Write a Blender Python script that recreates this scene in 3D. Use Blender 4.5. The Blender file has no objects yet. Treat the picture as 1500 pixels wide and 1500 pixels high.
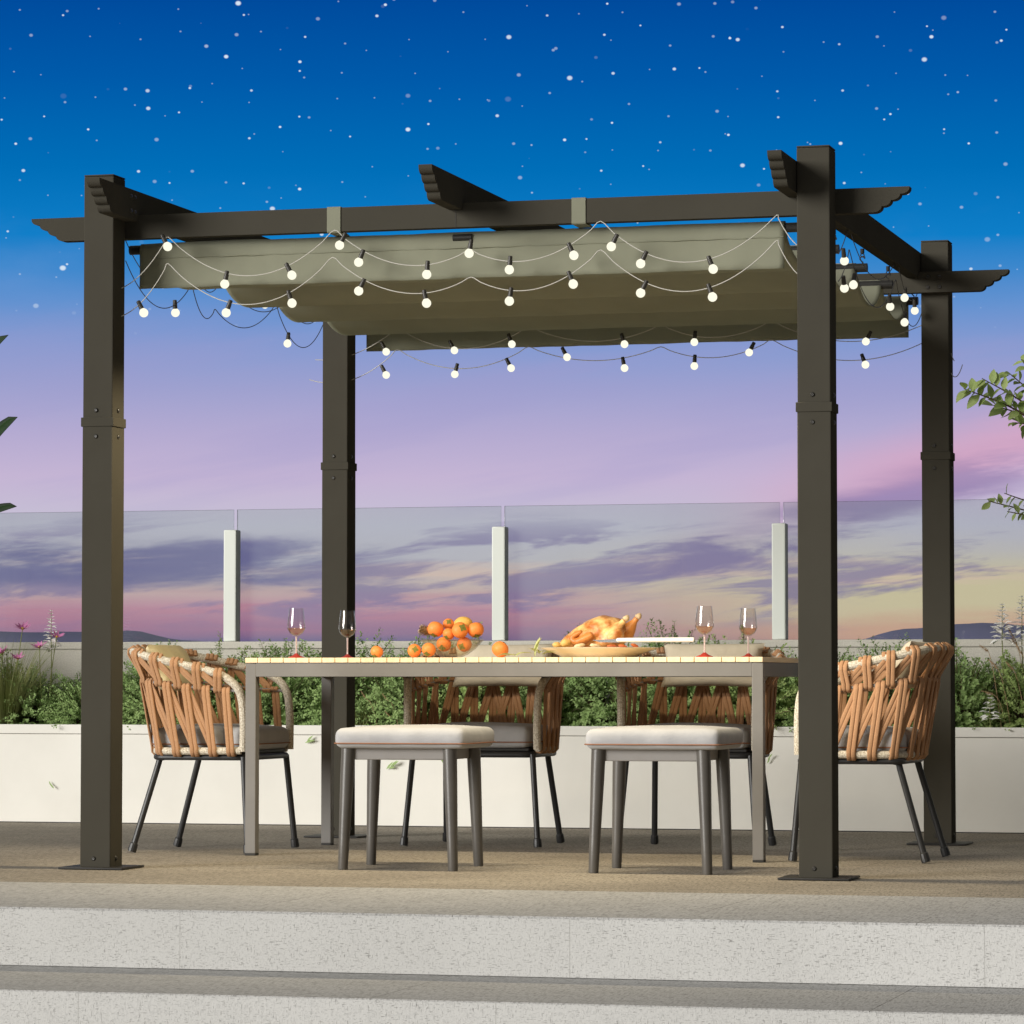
import bpy, bmesh, math, random
from mathutils import Vector, Matrix, Euler, noise

random.seed(7)
sc = bpy.context.scene
COL = sc.collection
R = math.radians

# ------------------------------------------------------------------ camera
CAM = Vector((4.58752, -11.13005, 0.62130))
YAW, PITCH, FPX = -0.270639, 0.0479701, 5218.486
cd = bpy.data.cameras.new('camera'); cam = bpy.data.objects.new('camera', cd); COL.objects.link(cam)
cam.location = CAM
cam.rotation_euler = (math.pi/2 + PITCH, 0, -YAW)
cd.sensor_width = 36; cd.lens = FPX/1500*36
cd.clip_start = .1; cd.clip_end = 60000
sc.camera = cam
_f = Vector((math.sin(YAW)*math.cos(PITCH), math.cos(YAW)*math.cos(PITCH), math.sin(PITCH)))
_r = Vector((math.cos(YAW), -math.sin(YAW), 0)); _u = _r.cross(_f)
def ray(px, py): return (_r*((px-750)/FPX) + _u*((750-py)/FPX) + _f)
def aty(px, py, Y):
    d = ray(px, py); return CAM + d*((Y-CAM.y)/d.y)
def atx(px, py, X):
    d = ray(px, py); return CAM + d*((X-CAM.x)/d.x)

# ------------------------------------------------------------------ render settings
sc.view_settings.view_transform = 'Standard'; sc.view_settings.look = 'None'
sc.view_settings.exposure = 0.0; sc.view_settings.gamma = 1.0
sc.cycles.use_denoising = True
sc.cycles.max_bounces = 10; sc.cycles.transmission_bounces = 10; sc.cycles.transparent_max_bounces = 16
sc.cycles.sample_clamp_indirect = 6.0
sc.cycles.caustics_reflective = False; sc.cycles.caustics_refractive = False

def lin(r, g, b):
    def c(v):
        v /= 255.0
        return v/12.92 if v <= .04045 else ((v+.055)/1.055)**2.4
    return (c(r), c(g), c(b), 1.0)

# ------------------------------------------------------------------ node helper
class NT:
    def __init__(s, tree): s.t = tree; s.n = tree.nodes; s.l = tree.links
    def new(s, kind, **kw):
        n = s.n.new(kind)
        for k, v in kw.items(): setattr(n, k, v)
        return n
    def put(s, sock, v):
        if isinstance(v, bpy.types.NodeSocket): s.l.new(v, sock)
        elif v is not None: sock.default_value = v
    def m(s, op, a, b=None, c=None, clamp=False):
        n = s.new('ShaderNodeMath', operation=op, use_clamp=clamp)
        s.put(n.inputs[0], a)
        if b is not None: s.put(n.inputs[1], b)
        if c is not None: s.put(n.inputs[2], c)
        return n.outputs[0]
    def mix(s, f, a, b):
        n = s.new('ShaderNodeMix', data_type='RGBA')
        s.put(n.inputs[0], f); s.put(n.inputs[6], a); s.put(n.inputs[7], b)
        return n.outputs[2]
    def add(s, f, a, b, mode='ADD'):
        n = s.new('ShaderNodeMix', data_type='RGBA', blend_type=mode)
        s.put(n.inputs[0], f); s.put(n.inputs[6], a); s.put(n.inputs[7], b)
        return n.outputs[2]
    def xyz(s, x, y, z=0.0):
        n = s.new('ShaderNodeCombineXYZ')
        for i, v in enumerate((x, y, z)): s.put(n.inputs[i], v)
        return n.outputs[0]
    def sep(s, v):
        n = s.new('ShaderNodeSeparateXYZ'); s.put(n.inputs[0], v); return n.outputs
    def noise(s, v, scale=5, detail=4, rough=.5, dims='3D', dist=0.0):
        n = s.new('ShaderNodeTexNoise', noise_dimensions=dims)
        s.put(n.inputs['Vector'], v); n.inputs['Scale'].default_value = scale
        n.inputs['Detail'].default_value = detail; n.inputs['Roughness'].default_value = rough
        n.inputs['Distortion'].default_value = dist
        return n.outputs[0]
    def step(s, v, a, b, lo=0.0, hi=1.0):
        n = s.new('ShaderNodeMapRange', interpolation_type='SMOOTHSTEP')
        s.put(n.inputs[0], v)
        for i, x in enumerate((a, b, lo, hi)): n.inputs[1+i].default_value = x
        return n.outputs[0]
    def ramp(s, f, stops, interp='LINEAR'):
        n = s.new('ShaderNodeValToRGB'); n.color_ramp.interpolation = interp
        el = n.color_ramp.elements
        while len(el) < len(stops): el.new(.5)
        for e, (p, c) in zip(el, stops): e.position = p; e.color = c
        s.put(n.inputs[0], f); return n.outputs[0]
    def coord(s, which='Object'):
        return s.new('ShaderNodeTexCoord').outputs[which]
    def mapping(s, v, scale=(1, 1, 1), rot=(0, 0, 0)):
        n = s.new('ShaderNodeMapping'); s.put(n.inputs[0], v)
        n.inputs['Scale'].default_value = scale; n.inputs['Rotation'].default_value = rot
        return n.outputs[0]
    def bump(s, h, strength=.3, dist=.01):
        n = s.new('ShaderNodeBump'); s.put(n.inputs['Height'], h)
        n.inputs['Strength'].default_value = strength; n.inputs['Distance'].default_value = dist
        return n.outputs[0]

# ------------------------------------------------------------------ world: dusk sky with clouds and stars
w = bpy.data.worlds.new('World'); sc.world = w; w.use_nodes = True
t = NT(w.node_tree); t.n.clear()
gx, gy, gz = t.sep(t.coord('Generated'))
el = t.m('ARCSINE', gz)
az = t.m('ARCTAN2', gx, gy)
s_ = t.m('SUBTRACT', az, YAW)                       # azimuth away from the middle of the dusk glow
def E(y): return (1000.5 - y)/FPX                    # elevation (rad) seen at a height in the photo
def Sx(x): return (x - 750)/FPX
stops = [(1005, (108, 98, 150)), (942, (116, 104, 152)), (915, (176, 124, 160)), (888, (206, 150, 172)), (862, (214, 186, 184)), (825, (200, 192, 205)),
         (770, (198, 192, 212)), (700, (197, 181, 212)), (640, (181, 171, 209)), (570, (158, 161, 207)), (500, (130, 153, 208)), (450, (100, 146, 208)), (400, (62, 136, 205)),
         (350, (14, 126, 200)), (250, (0, 110, 184)), (120, (0, 90, 170)), (0, (0, 74, 156))]
TOP = .24
base = t.ramp(t.m('DIVIDE', el, TOP), [(max(0, E(y)/TOP), lin(*c)) for y, c in stops] + [(1.0, lin(0, 66, 142))])
# right hand side: warm horizon and a pink veil higher up
def band(v, a0, a1, b0, b1): return t.m('MULTIPLY', t.step(v, a0, a1), t.step(v, b0, b1, 1, 0))
warp = t.noise(t.xyz(t.m('MULTIPLY', s_, 9), t.m('MULTIPLY', el, 60)), 1.0, 5, .55)
elw = t.m('ADD', el, t.m('MULTIPLY', t.m('SUBTRACT', warp, .5), .016))
right = t.step(s_, Sx(640), Sx(1330))
hor = band(elw, E(950), E(900), E(880), E(760))
c = t.mix(t.m('MULTIPLY', t.m('MULTIPLY', right, hor), .95), base, lin(222, 204, 168))
low = band(elw, E(960), E(935), E(922), E(895))
c = t.mix(t.m('MULTIPLY', t.m('MULTIPLY', right, low), .8), c, lin(222, 164, 140))
slant = t.m('SUBTRACT', elw, t.m('MULTIPLY', s_, .30))
pink = t.m('MULTIPLY', t.m('MULTIPLY', band(slant, .012, .024, .024, .044), t.step(s_, Sx(880), Sx(1420))), t.step(el, E(640), E(500), 1, 0))
c = t.mix(t.m('MULTIPLY', pink, .8), c, lin(216, 166, 194))
# magenta streaks low on the left and in the middle
n1 = t.noise(t.xyz(t.m('MULTIPLY', s_, 10), t.m('MULTIPLY', el, 190)), 1.0, 4, .55)
strk = t.m('MULTIPLY', band(el, E(945), E(915), E(890), E(845)), t.step(n1, .42, .60))
c = t.mix(t.m('MULTIPLY', t.m('MULTIPLY', strk, t.step(s_, Sx(1300), Sx(700))), .38), c, lin(208, 128, 156))
n1b = t.noise(t.xyz(t.m('MULTIPLY', s_, 12), t.m('MULTIPLY', el, 150), 3.3), 1.0, 4, .55)
pale = t.m('MULTIPLY', band(el, E(905), E(870), E(860), E(780)), t.step(n1b, .5, .66))
c = t.mix(t.m('MULTIPLY', pale, .75), c, lin(238, 200, 186))
# violet cloud banks
n2 = t.noise(t.xyz(t.m('ADD', t.m('MULTIPLY', s_, 17), 2.2), t.m('MULTIPLY', t.m('SUBTRACT', el, t.m('MULTIPLY', s_, .10)), 118), .7), 1.0, 7, .62, dist=.35)
bank = t.m('MULTIPLY', band(elw, E(935), E(880), E(800), E(740)), t.step(n2, .47, .60))
c = t.mix(t.m('MULTIPLY', bank, .75), c, lin(132, 118, 170))
leftbank = t.m('MULTIPLY', band(elw, E(880), E(850), E(812), E(772)), t.step(s_, Sx(640), Sx(330)))
leftbank = t.m('MULTIPLY', leftbank, t.step(n2, .33, .52))
c = t.mix(t.m('MULTIPLY', leftbank, .85), c, lin(112, 109, 160))
sl2 = t.m('SUBTRACT', elw, t.m('MULTIPLY', s_, .33))
rb = t.m('MULTIPLY', band(sl2, .006, .014, .017, .027), t.step(s_, Sx(740), Sx(880)))
rb = t.m('MULTIPLY', t.m('MULTIPLY', rb, t.step(n2, .36, .58)), t.step(el, E(740), E(600), 1, 0))
c = t.mix(t.m('MULTIPLY', rb, .75), c, lin(134, 118, 168))
# high thin veils
n3 = t.noise(t.xyz(t.m('MULTIPLY', s_, 7), t.m('MULTIPLY', t.m('SUBTRACT', el, t.m('MULTIPLY', s_, .16)), 55), 5.1), 1.0, 6, .55)
veil = t.m('MULTIPLY', band(el, E(790), E(700), E(560), E(380)), t.step(n3, .46, .66))
c = t.mix(t.m('MULTIPLY', veil, .28), c, lin(160, 156, 204))
n4 = t.noise(t.xyz(t.m('MULTIPLY', s_, 14), t.m('MULTIPLY', el, 30), 9.0), 1.0, 5, .55)
wisp = t.m('MULTIPLY', band(el, E(560), E(480), E(430), E(250)), t.step(n4, .5, .75))
c = t.mix(t.m('MULTIPLY', wisp, .22), c, lin(120, 160, 215))
# stars
for k, (scale, rad, amp, off) in enumerate(((40, .0235, 1.0, 0.0), (60, .030, .85, 3.7), (88, .034, .38, 8.1))):
    v = t.new('ShaderNodeTexVoronoi', voronoi_dimensions='2D', feature='F1')
    t.put(v.inputs['Vector'], t.xyz(t.m('ADD', s_, off), t.m('MULTIPLY', el, 1.25)))
    v.inputs['Scale'].default_value = scale; v.inputs['Randomness'].default_value = 1.0
    cr = t.new('ShaderNodeSeparateColor'); t.l.new(v.outputs['Color'], cr.inputs[0])
    rr = t.m('MULTIPLY_ADD', t.m('POWER', cr.outputs[0], 3.0), rad*1.3, rad*.75)
    core = t.m('SUBTRACT', 1.0, t.m('DIVIDE', v.outputs['Distance'], rr), clamp=True)
    core = t.step(core, 0.0, .55)
    vis = t.m('MULTIPLY', core, t.step(el, E(520), E(380)))
    vis = t.m('MULTIPLY', vis, t.m('MULTIPLY', amp, t.step(cr.outputs[1], .1, .45)))
    c = t.mix(t.m('MULTIPLY', vis, .92), c, lin(222, 236, 248))
# dim neutral dusk overhead
c = t.mix(t.step(el, .22, .55), c, (.28, .275, .264, 1))
c = t.mix(t.step(gz, -.02, -.10), c, (.05, .05, .055, 1))
# away from the afterglow the low sky is a dull grey
side = t.mix(t.step(gx, -.1, .7), (.085, .082, .085, 1), (.022, .021, .024, 1))
c = t.mix(t.m('MULTIPLY', t.step(t.m('ABSOLUTE', s_), .45, 1.3), t.step(el, .75, .35)), c, side)
bg = t.new('ShaderNodeBackground'); t.put(bg.inputs[0], c); bg.inputs[1].default_value = 1.0
wo = t.new('ShaderNodeOutputWorld'); t.l.new(bg.outputs[0], wo.inputs[0])

# ------------------------------------------------------------------ sun: broad low warm light from the front left
SUN_AZ, SUN_EL = R(40), R(11.5)
sl = bpy.data.lights.new('sun', 'SUN'); sl.energy = 4.1; sl.angle = R(28); sl.color = (1.0, .975, .935)
sun = bpy.data.objects.new('sun', sl); COL.objects.link(sun)
_to = Vector((-math.sin(SUN_AZ)*math.cos(SUN_EL), -math.cos(SUN_AZ)*math.cos(SUN_EL), math.sin(SUN_EL)))
sun.rotation_euler = _to.to_track_quat('Z', 'Y').to_euler(); sun.location = (-6, -10, 6)

# ------------------------------------------------------------------ materials
MAT = {}
def mat(name, col, rough=.6, spec=.3, metal=0.0, var=None, vscale=8, vstr=.5, bump=None, bscale=60, bstr=.2, bdist=.004, sss=None, trans=0, coat=0, detail=5, stretch=(1, 1, 1)):
    m = bpy.data.materials.new(name); m.use_nodes = True
    T = NT(m.node_tree); T.n.clear()
    b = T.new('ShaderNodeBsdfPrincipled'); o = T.new('ShaderNodeOutputMaterial'); T.l.new(b.outputs[0], o.inputs[0])
    col = tuple(col) if len(col) == 4 else tuple(col) + (1,)
    if var is not None:
        n = T.noise(T.mapping(T.coord(), stretch), vscale, detail, .6)
        f = T.step(n, .5-vstr*.5, .5+vstr*.5)
        T.put(b.inputs['Base Color'], T.mix(f, col, tuple(var) if len(var) == 4 else tuple(var)+(1,)))
    else: b.inputs['Base Color'].default_value = col
    b.inputs['Roughness'].default_value = rough; b.inputs['Specular IOR Level'].default_value = spec
    b.inputs['Metallic'].default_value = metal
    if coat: b.inputs['Coat Weight'].default_value = coat; b.inputs['Coat Roughness'].default_value = .15
    if bump:
        n = T.noise(T.mapping(T.coord(), stretch), bscale, 4, .6)
        T.put(b.inputs['Normal'], T.bump(n, bstr, bdist))
    if trans:
        tr = T.new('ShaderNodeBsdfTranslucent')
        T.put(tr.inputs[0], b.inputs['Base Color'].links[0].from_socket if b.inputs['Base Color'].is_linked else col)
        mx = T.new('ShaderNodeMixShader'); mx.inputs[0].default_value = trans
        T.l.new(b.outputs[0], mx.inputs[1]); T.l.new(tr.outputs[0], mx.inputs[2]); T.l.new(mx.outputs[0], o.inputs[0])
    MAT[name] = m; return m

mat('post_metal', (.068, .063, .050), .6, .0, var=(.061, .056, .044), vscale=3, bump=1, bscale=900, bstr=.08, bdist=.001)
mat('dark_metal', (.022, .021, .019), .5, .25, var=(.03, .028, .025), vscale=30)
mat('chair_metal', (.028, .028, .028), .42, .4)
mat('table_metal', (.195, .185, .17), .5, .3, var=(.17, .16, .148), vscale=6, bump=1, bscale=700, bstr=.06, bdist=.001)
mat('stool_metal', (.105, .097, .086), .36, .5, var=(.09, .083, .074), vscale=10)
mat('apron_metal', (.27, .255, .24), .5, .3, var=(.245, .23, .215), vscale=10)
mat('bolt_metal', (.04, .037, .032), .35, .5)
mat('steel', (.6, .6, .6), .25, .5, metal=1.0)
mat('canopy_fabric', (.47, .475, .36), .9, .1, var=(.43, .433, .325), vscale=5, bump=1, bscale=500, bstr=.15, bdist=.002, trans=.48)
mat('cord_pale', (.58, .56, .50), .6, .2)
mat('socket_plastic', (.05, .045, .037), .45, .4)
mat('plaster', (.82, .80, .735), .85, .15, var=(.765, .745, .68), vscale=2.5, bump=1, bscale=120, bstr=.05, bdist=.003)
mat('coping_stone', (.60, .57, .50), .85, .15, var=(.50, .475, .41), vscale=160, vstr=.35, bump=1, bscale=220, bstr=.3, bdist=.003)
mat('rail_post', (.70, .73, .67), .45, .3)
mat('soil', (.045, .034, .025), .95, .1, var=(.08, .062, .045), vscale=40, bump=1, bscale=60, bstr=.8, bdist=.02)
mat('slat_wood', (.90, .74, .50), .55, .25, var=(.80, .62, .38), vscale=14, stretch=(4, .35, 4), bump=1, bscale=60, bstr=.08)
mat('strap', (.50, .285, .155), .8, .15, var=(.40, .215, .11), vscale=260, vstr=.5, bump=1, bscale=420, bstr=.5, bdist=.002)
mat('rope_wrap', (.74, .69, .58), .9, .1, var=(.42, .36, .27), vscale=170, vstr=.30, bump=1, bscale=260, bstr=.6, bdist=.003)
mat('cushion_grey', (.45, .45, .455), .9, .1, var=(.405, .405, .41), vscale=20, bump=1, bscale=14, bstr=.25, bdist=.012)
mat('piping_brown', (.28, .13, .07), .7, .2)
mat('pillow_cream', (.80, .69, .42), .9, .1, var=(.72, .61, .36), vscale=12, bump=1, bscale=18, bstr=.4, bdist=.012)
mat('pillow_beige', (.62, .55, .42), .9, .1, var=(.56, .49, .37), vscale=12, bump=1, bscale=18, bstr=.4, bdist=.012)
mat('persimmon', (.92, .235, .045), .45, .35, var=(.90, .32, .08), vscale=14)
mat('calyx', (.28, .25, .06), .7, .2, var=(.18, .2, .04), vscale=60)
mat('squash', (.85, .52, .14), .5, .3, var=(.75, .40, .08), vscale=30)
mat('pinecone', (.26, .17, .10), .8, .2, var=(.55, .42, .27), vscale=60)
mat('porcelain', (.88, .78, .58), .3, .4)
mat('roast', (.95, .60, .24), .38, .45, var=(.46, .14, .025), vscale=20, vstr=.34, bump=1, bscale=45, bstr=.5, bdist=.006)
mat('roast_dark', (.74, .30, .08), .38, .45, var=(.5, .16, .03), vscale=12, vstr=.5, bump=1, bscale=60, bstr=.4, bdist=.005)
mat('bone', (.75, .60, .40), .5, .3, var=(.6, .4, .2), vscale=60)
mat('potato', (.80, .55, .20), .5, .3, var=(.66, .38, .10), vscale=30)
mat('bread', (.82, .68, .44), .8, .2, var=(.7, .5, .28), vscale=50)
mat('carrot', (.70, .20, .06), .5, .3, var=(.55, .12, .04), vscale=50)
mat('knife_handle', (.86, .84, .80), .4, .4)
mat('husk', (.50, .56, .24), .7, .2, var=(.62, .62, .34), vscale=30, trans=.2)
mat('herb', (.06, .12, .03), .7, .2)
mat('leaf_bush', (.23, .36, .11), .55, .25, var=(.36, .48, .19), vscale=22, vstr=.5, trans=.2)
mat('leaf_olive', (.25, .36, .10), .55, .25, var=(.37, .46, .17), vscale=22, vstr=.5, trans=.2)
mat('twig', (.12, .085, .05), .85, .1)
mat('grass_blade', (.23, .27, .085), .6, .2, var=(.30, .31, .13), vscale=9, trans=.25)
mat('big_leaf', (.012, .030, .009), .3, .45, var=(.024, .052, .015), vscale=10, stretch=(1, 1, 6))
mat('tree_leaf', (.52, .62, .24), .5, .3, var=(.40, .53, .16), vscale=14, trans=.25)
mat('petal_pink', (.62, .17, .42), .6, .2, var=(.72, .30, .52), vscale=60, trans=.2)
mat('flower_eye', (.70, .50, .08), .7, .2)
mat('petal_white', (.92, .90, .86), .7, .2, trans=.1)
mat('plume_tan', (.52, .37, .22), .85, .1, var=(.42, .27, .15), vscale=60, trans=.15)
mat('hill_haze_violet', (.13, .115, .27), .95, .05, var=(.105, .095, .23), vscale=.05)  # distant haze is painted into the hills' violet surface colour
mat('sea_water', (.05, .06, .10), .3, .4)
def special(name):
    m = bpy.data.materials.new(name); m.use_nodes = True; T = NT(m.node_tree); T.n.clear()
    o = T.new('ShaderNodeOutputMaterial'); MAT[name] = m; return T, o

# bulbs (lit)
T, o = special('bulb_lit'); e = T.new('ShaderNodeEmission'); e.inputs[0].default_value = (1, .965, .78, 1); e.inputs[1].default_value = 1.08; T.l.new(e.outputs[0], o.inputs[0])
# railing glass: clear pane with a slight grey-green cast, a mirror sheen and an even diffuse haze that whitens it
T, o = special('rail_glass')
tr = T.new('ShaderNodeBsdfTransparent'); tr.inputs[0].default_value = (.92, .962, .945, 1)
gl = T.new('ShaderNodeBsdfGlossy'); gl.inputs['Roughness'].default_value = 0.0
df = T.new('ShaderNodeBsdfDiffuse'); df.inputs[0].default_value = (.62, .68, .62, 1)
fr = T.new('ShaderNodeFresnel'); fr.inputs[0].default_value = 1.5
m1 = T.new('ShaderNodeMixShader'); m1.inputs[0].default_value = .065; T.l.new(tr.outputs[0], m1.inputs[1]); T.l.new(df.outputs[0], m1.inputs[2])
m2 = T.new('ShaderNodeMixShader'); T.l.new(fr.outputs[0], m2.inputs[0]); T.l.new(m1.outputs[0], m2.inputs[1]); T.l.new(gl.outputs[0], m2.inputs[2]); T.l.new(m2.outputs[0], o.inputs[0])
# table glass
def glass(name, col, rough=0.0):
    T, o = special(name)
    b = T.new('ShaderNodeBsdfPrincipled'); b.inputs['Base Color'].default_value = col; b.inputs['Roughness'].default_value = rough
    b.inputs['Transmission Weight'].default_value = 1.0; b.inputs['IOR'].default_value = 1.45; T.l.new(b.outputs[0], o.inputs[0])
def thin_glass(name, col, edge):
    T, o = special(name)
    a = T.new('ShaderNodeBsdfTransparent'); a.inputs[0].default_value = col
    g = T.new('ShaderNodeBsdfGlossy'); g.inputs['Roughness'].default_value = .02
    lw = T.new('ShaderNodeLayerWeight'); lw.inputs[0].default_value = .5
    f = T.m('MULTIPLY_ADD', T.m('POWER', lw.outputs['Facing'], 3.0), edge, .05)
    m = T.new('ShaderNodeMixShader'); T.put(m.inputs[0], f); T.l.new(a.outputs[0], m.inputs[1]); T.l.new(g.outputs[0], m.inputs[2]); T.l.new(m.outputs[0], o.inputs[0])
thin_glass('clear_glass', (.985, .975, .97, 1), .6); mat('red_glass', (.62, .07, .05), .15, .5, trans=.4); mat('stem_glass', (.80, .68, .66), .1, .6, trans=.5); thin_glass('rose_wine', (.98, .80, .63, 1), .3); thin_glass('amber_glass', (.97, .94, .86, 1), .55)
# paving: warm fine grained stone, thin joints
def paving(name, c1, c2, speck, joint, bw, bh, xz=False, fleck=False, rough=.85):
    T, o = special(name)
    b = T.new('ShaderNodeBsdfPrincipled'); T.l.new(b.outputs[0], o.inputs[0]); b.inputs['Roughness'].default_value = rough; b.inputs['Specular IOR Level'].default_value = .15
    P = T.coord()
    x, y, z = T.sep(P)
    big = T.noise(P, 1.3, 4, .55); fine = T.noise(P, 170, 3, .6); mid = T.noise(P, 14, 5, .6)
    cc = T.mix(T.step(big, .3, .7), c1, c2)
    cc = T.mix(T.m('MULTIPLY', T.step(mid, .5, .75), .12 if fleck else .35), cc, speck)
    cc = T.mix(T.m('MULTIPLY', T.step(fine, .50, .68), .45 if fleck else .75), cc, speck)
    grain = T.noise(T.mapping(P, (150, 22, 150)), 1.0, 3, .65)
    if not fleck: cc = T.mix(T.m('MULTIPLY', T.step(grain, .47, .66), .8), cc, speck)
    h = T.m('ADD', fine, grain)
    if fleck:
        fa = T.noise(T.mapping(P, (420, 420, 75)), 1.0, 2, .5); fb = T.noise(T.mapping(P, (70, 70, 480)), 1.0, 2, .5)
        dens = T.noise(P, 5, 3, .5)
        k = T.m('MAXIMUM', T.step(fa, .63, .70), T.step(fb, .61, .67))
        k = T.m('MULTIPLY', k, T.m('MULTIPLY_ADD', dens, .9, .25))
        cc = T.mix(T.m('MULTIPLY', k, .85), cc, (.15, .145, .135, 1))
    br = T.new('ShaderNodeTexBrick'); br.offset = .5
    T.put(br.inputs['Vector'], T.xyz(x, z if xz else y))
    for kk, v in (('Scale', 1.0), ('Mortar Size', .0016), ('Mortar Smooth', .4), ('Brick Width', bw), ('Row Height', bh)): br.inputs[kk].default_value = v
    cc = T.mix(T.m('MULTIPLY', br.outputs['Fac'], .35 if fleck else .8), cc, joint)
    T.put(b.inputs['Base Color'], cc)
    T.put(b.inputs['Normal'], T.bump(h, .35, .003))
paving('deck_stone', (.42, .375, .305, 1), (.31, .275, .225, 1), (.12, .105, .085, 1), (.06, .05, .04, 1), 1.25, .62)
paving('nosing_stone', (.52, .515, .50, 1), (.46, .455, .44, 1), (.25, .245, .235, 1), (.12, .115, .105, 1), 1.25, 1.7)
paving('riser_stone', (.585, .58, .56, 1), (.525, .52, .50, 1), (.38, .38, .37, 1), (.2, .19, .17, 1), 1.1, .9, xz=True, fleck=True)

# ------------------------------------------------------------------ mesh builder
def catmull(pts, n=6, closed=False):
    P = [Vector(p) for p in pts]; out = []
    N = len(P); rng = N if closed else N-1
    for i in range(rng):
        if closed: p0, p1, p2, p3 = P[(i-1) % N], P[i], P[(i+1) % N], P[(i+2) % N]
        else: p0, p1, p2, p3 = P[max(i-1, 0)], P[i], P[i+1], P[min(i+2, N-1)]
        for k in range(n):
            u = k/n
            out.append(.5*((2*p1) + (p2-p0)*u + (2*p0-5*p1+4*p2-p3)*u*u + (3*p1-p0-3*p2+p3)*u**3))
    if not closed: out.append(P[-1])
    return out

class MB:
    def __init__(s): s.v = []; s.f = []
    def quadgrid(s, rows, closed_u=False, closed_v=False):
        b = len(s.v); n = len(rows[0])
        for r in rows: s.v.extend(Vector(p) for p in r)
        m = len(rows)
        for i in range(m if closed_v else m-1):
            for j in range(n if closed_u else n-1):
                i2, j2 = (i+1) % m, (j+1) % n
                s.f.append((b+i*n+j, b+i*n+j2, b+i2*n+j2, b+i2*n+j))
        return b
    def box(s, x0, x1, y0, y1, z0, z1, bevel=0.0, mtx=None, seg=2):
        bm = bmesh.new(); bmesh.ops.create_cube(bm, size=1)
        for v in bm.verts: v.co = Vector(((v.co.x+.5)*(x1-x0)+x0, (v.co.y+.5)*(y1-y0)+y0, (v.co.z+.5)*(z1-z0)+z0))
        if bevel: bmesh.ops.bevel(bm, geom=bm.edges[:], offset=bevel, segments=seg, profile=.5, affect='EDGES')
        s.addbm(bm, mtx); return s
    def addbm(s, bm, mtx=None):
        b = len(s.v); bm.verts.index_update()
        for v in bm.verts: s.v.append(mtx @ v.co if mtx else v.co.copy())
        for f in bm.faces: s.f.append(tuple(b+v.index for v in f.verts))
        bm.free()
    def tube(s, pts, r, seg=10, closed=False, caps=True, flat=None):
        P = [Vector(p) for p in pts]; n = len(P)
        rad = r if isinstance(r, (list, tuple)) else [r]*n
        T0 = []
        for i in range(n):
            a = P[(i-1) % n] if (closed or i > 0) else P[i]; c = P[(i+1) % n] if (closed or i < n-1) else P[i]
            d = (c-a); T0.append(d.normalized() if d.length > 1e-9 else Vector((0, 0, 1)))
        up = Vector((0, 0, 1)) if abs(T0[0].z) < .9 else Vector((1, 0, 0))
        N = (up - T0[0]*up.dot(T0[0])).normalized(); rows = []
        for i in range(n):
            N = (N - T0[i]*N.dot(T0[i]))
            if N.length < 1e-6: N = T0[i].orthogonal()
            N.normalize(); B = T0[i].cross(N)
            rows.append([P[i] + N*(rad[i]*math.cos(2*math.pi*k/seg)) + B*(rad[i]*math.sin(2*math.pi*k/seg)) for k in range(seg)])
        b = s.quadgrid(rows, closed_u=True, closed_v=closed)
        if caps and not closed:
            s.f.append(tuple(b+k for k in range(seg))[::-1]); s.f.append(tuple(b+(n-1)*seg+k for k in range(seg)))
        return s
    def ribbon(s, pts, sides, w, t, seg=10):
        P = [Vector(p) for p in pts]; n = len(P); rows = []
        for i in range(n):
            T = (P[min(i+1, n-1)]-P[max(i-1, 0)]).normalized(); N = Vector(sides[i]); N = (N - T*N.dot(T)).normalized(); B = T.cross(N); row = []
            for k in range(seg):
                a = 2*math.pi*k/seg; ca, sa = math.cos(a), math.sin(a)
                row.append(P[i] + N*(w*math.copysign(abs(ca)**.7, ca)) + B*(t*math.copysign(abs(sa)**.7, sa)))
            rows.append(row)
        b = s.quadgrid(rows, closed_u=True)
        s.f.append(tuple(b+k for k in range(seg))[::-1]); s.f.append(tuple(b+(n-1)*seg+k for k in range(seg)))
        return s
    def lathe(s, prof, seg=24, c=(0, 0, 0), sx=1, sy=1, mtx=None):
        C = Vector(c); rows = []
        for (r, z) in prof:
            row = [Vector((r*math.cos(2*math.pi*k/seg)*sx, r*math.sin(2*math.pi*k/seg)*sy, z)) for k in range(seg)]
            rows.append([(mtx @ p if mtx else p) + C for p in row])
        s.quadgrid(rows, closed_u=True); return s
    def ball(s, c, r, mtx=None, seg=20, rings=12, bumpy=0.0, seed=0):
        rx, ry, rz = r if isinstance(r, (tuple, list)) else (r, r, r); C = Vector(c); rows = []
        for i in range(rings+1):
            th = math.pi*i/rings; row = []
            for k in range(seg):
                ph = 2*math.pi*k/seg
                d = Vector((math.sin(th)*math.cos(ph), math.sin(th)*math.sin(ph), math.cos(th)))
                q = 1 + (bumpy*noise.noise(d*2.2+Vector((seed*3.1, seed, 0))) if bumpy else 0)
                p = Vector((d.x*rx*q, d.y*ry*q, d.z*rz*q)); row.append((mtx @ p if mtx else p) + C)
            rows.append(row)
        s.quadgrid(rows, closed_u=True); return s
    def prism(s, poly, f0, f1):
        """poly: list of 2D points; f0/f1 map a 2D point to the 3D of each face"""
        b = len(s.v); n = len(poly)
        s.v.extend(Vector(f0(p)) for p in poly); s.v.extend(Vector(f1(p)) for p in poly)
        s.f.append(tuple(b+i for i in range(n))[::-1]); s.f.append(tuple(b+n+i for i in range(n)))
        for i in range(n): s.f.append((b+i, b+(i+1) % n, b+n+(i+1) % n, b+n+i))
        return s
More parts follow.
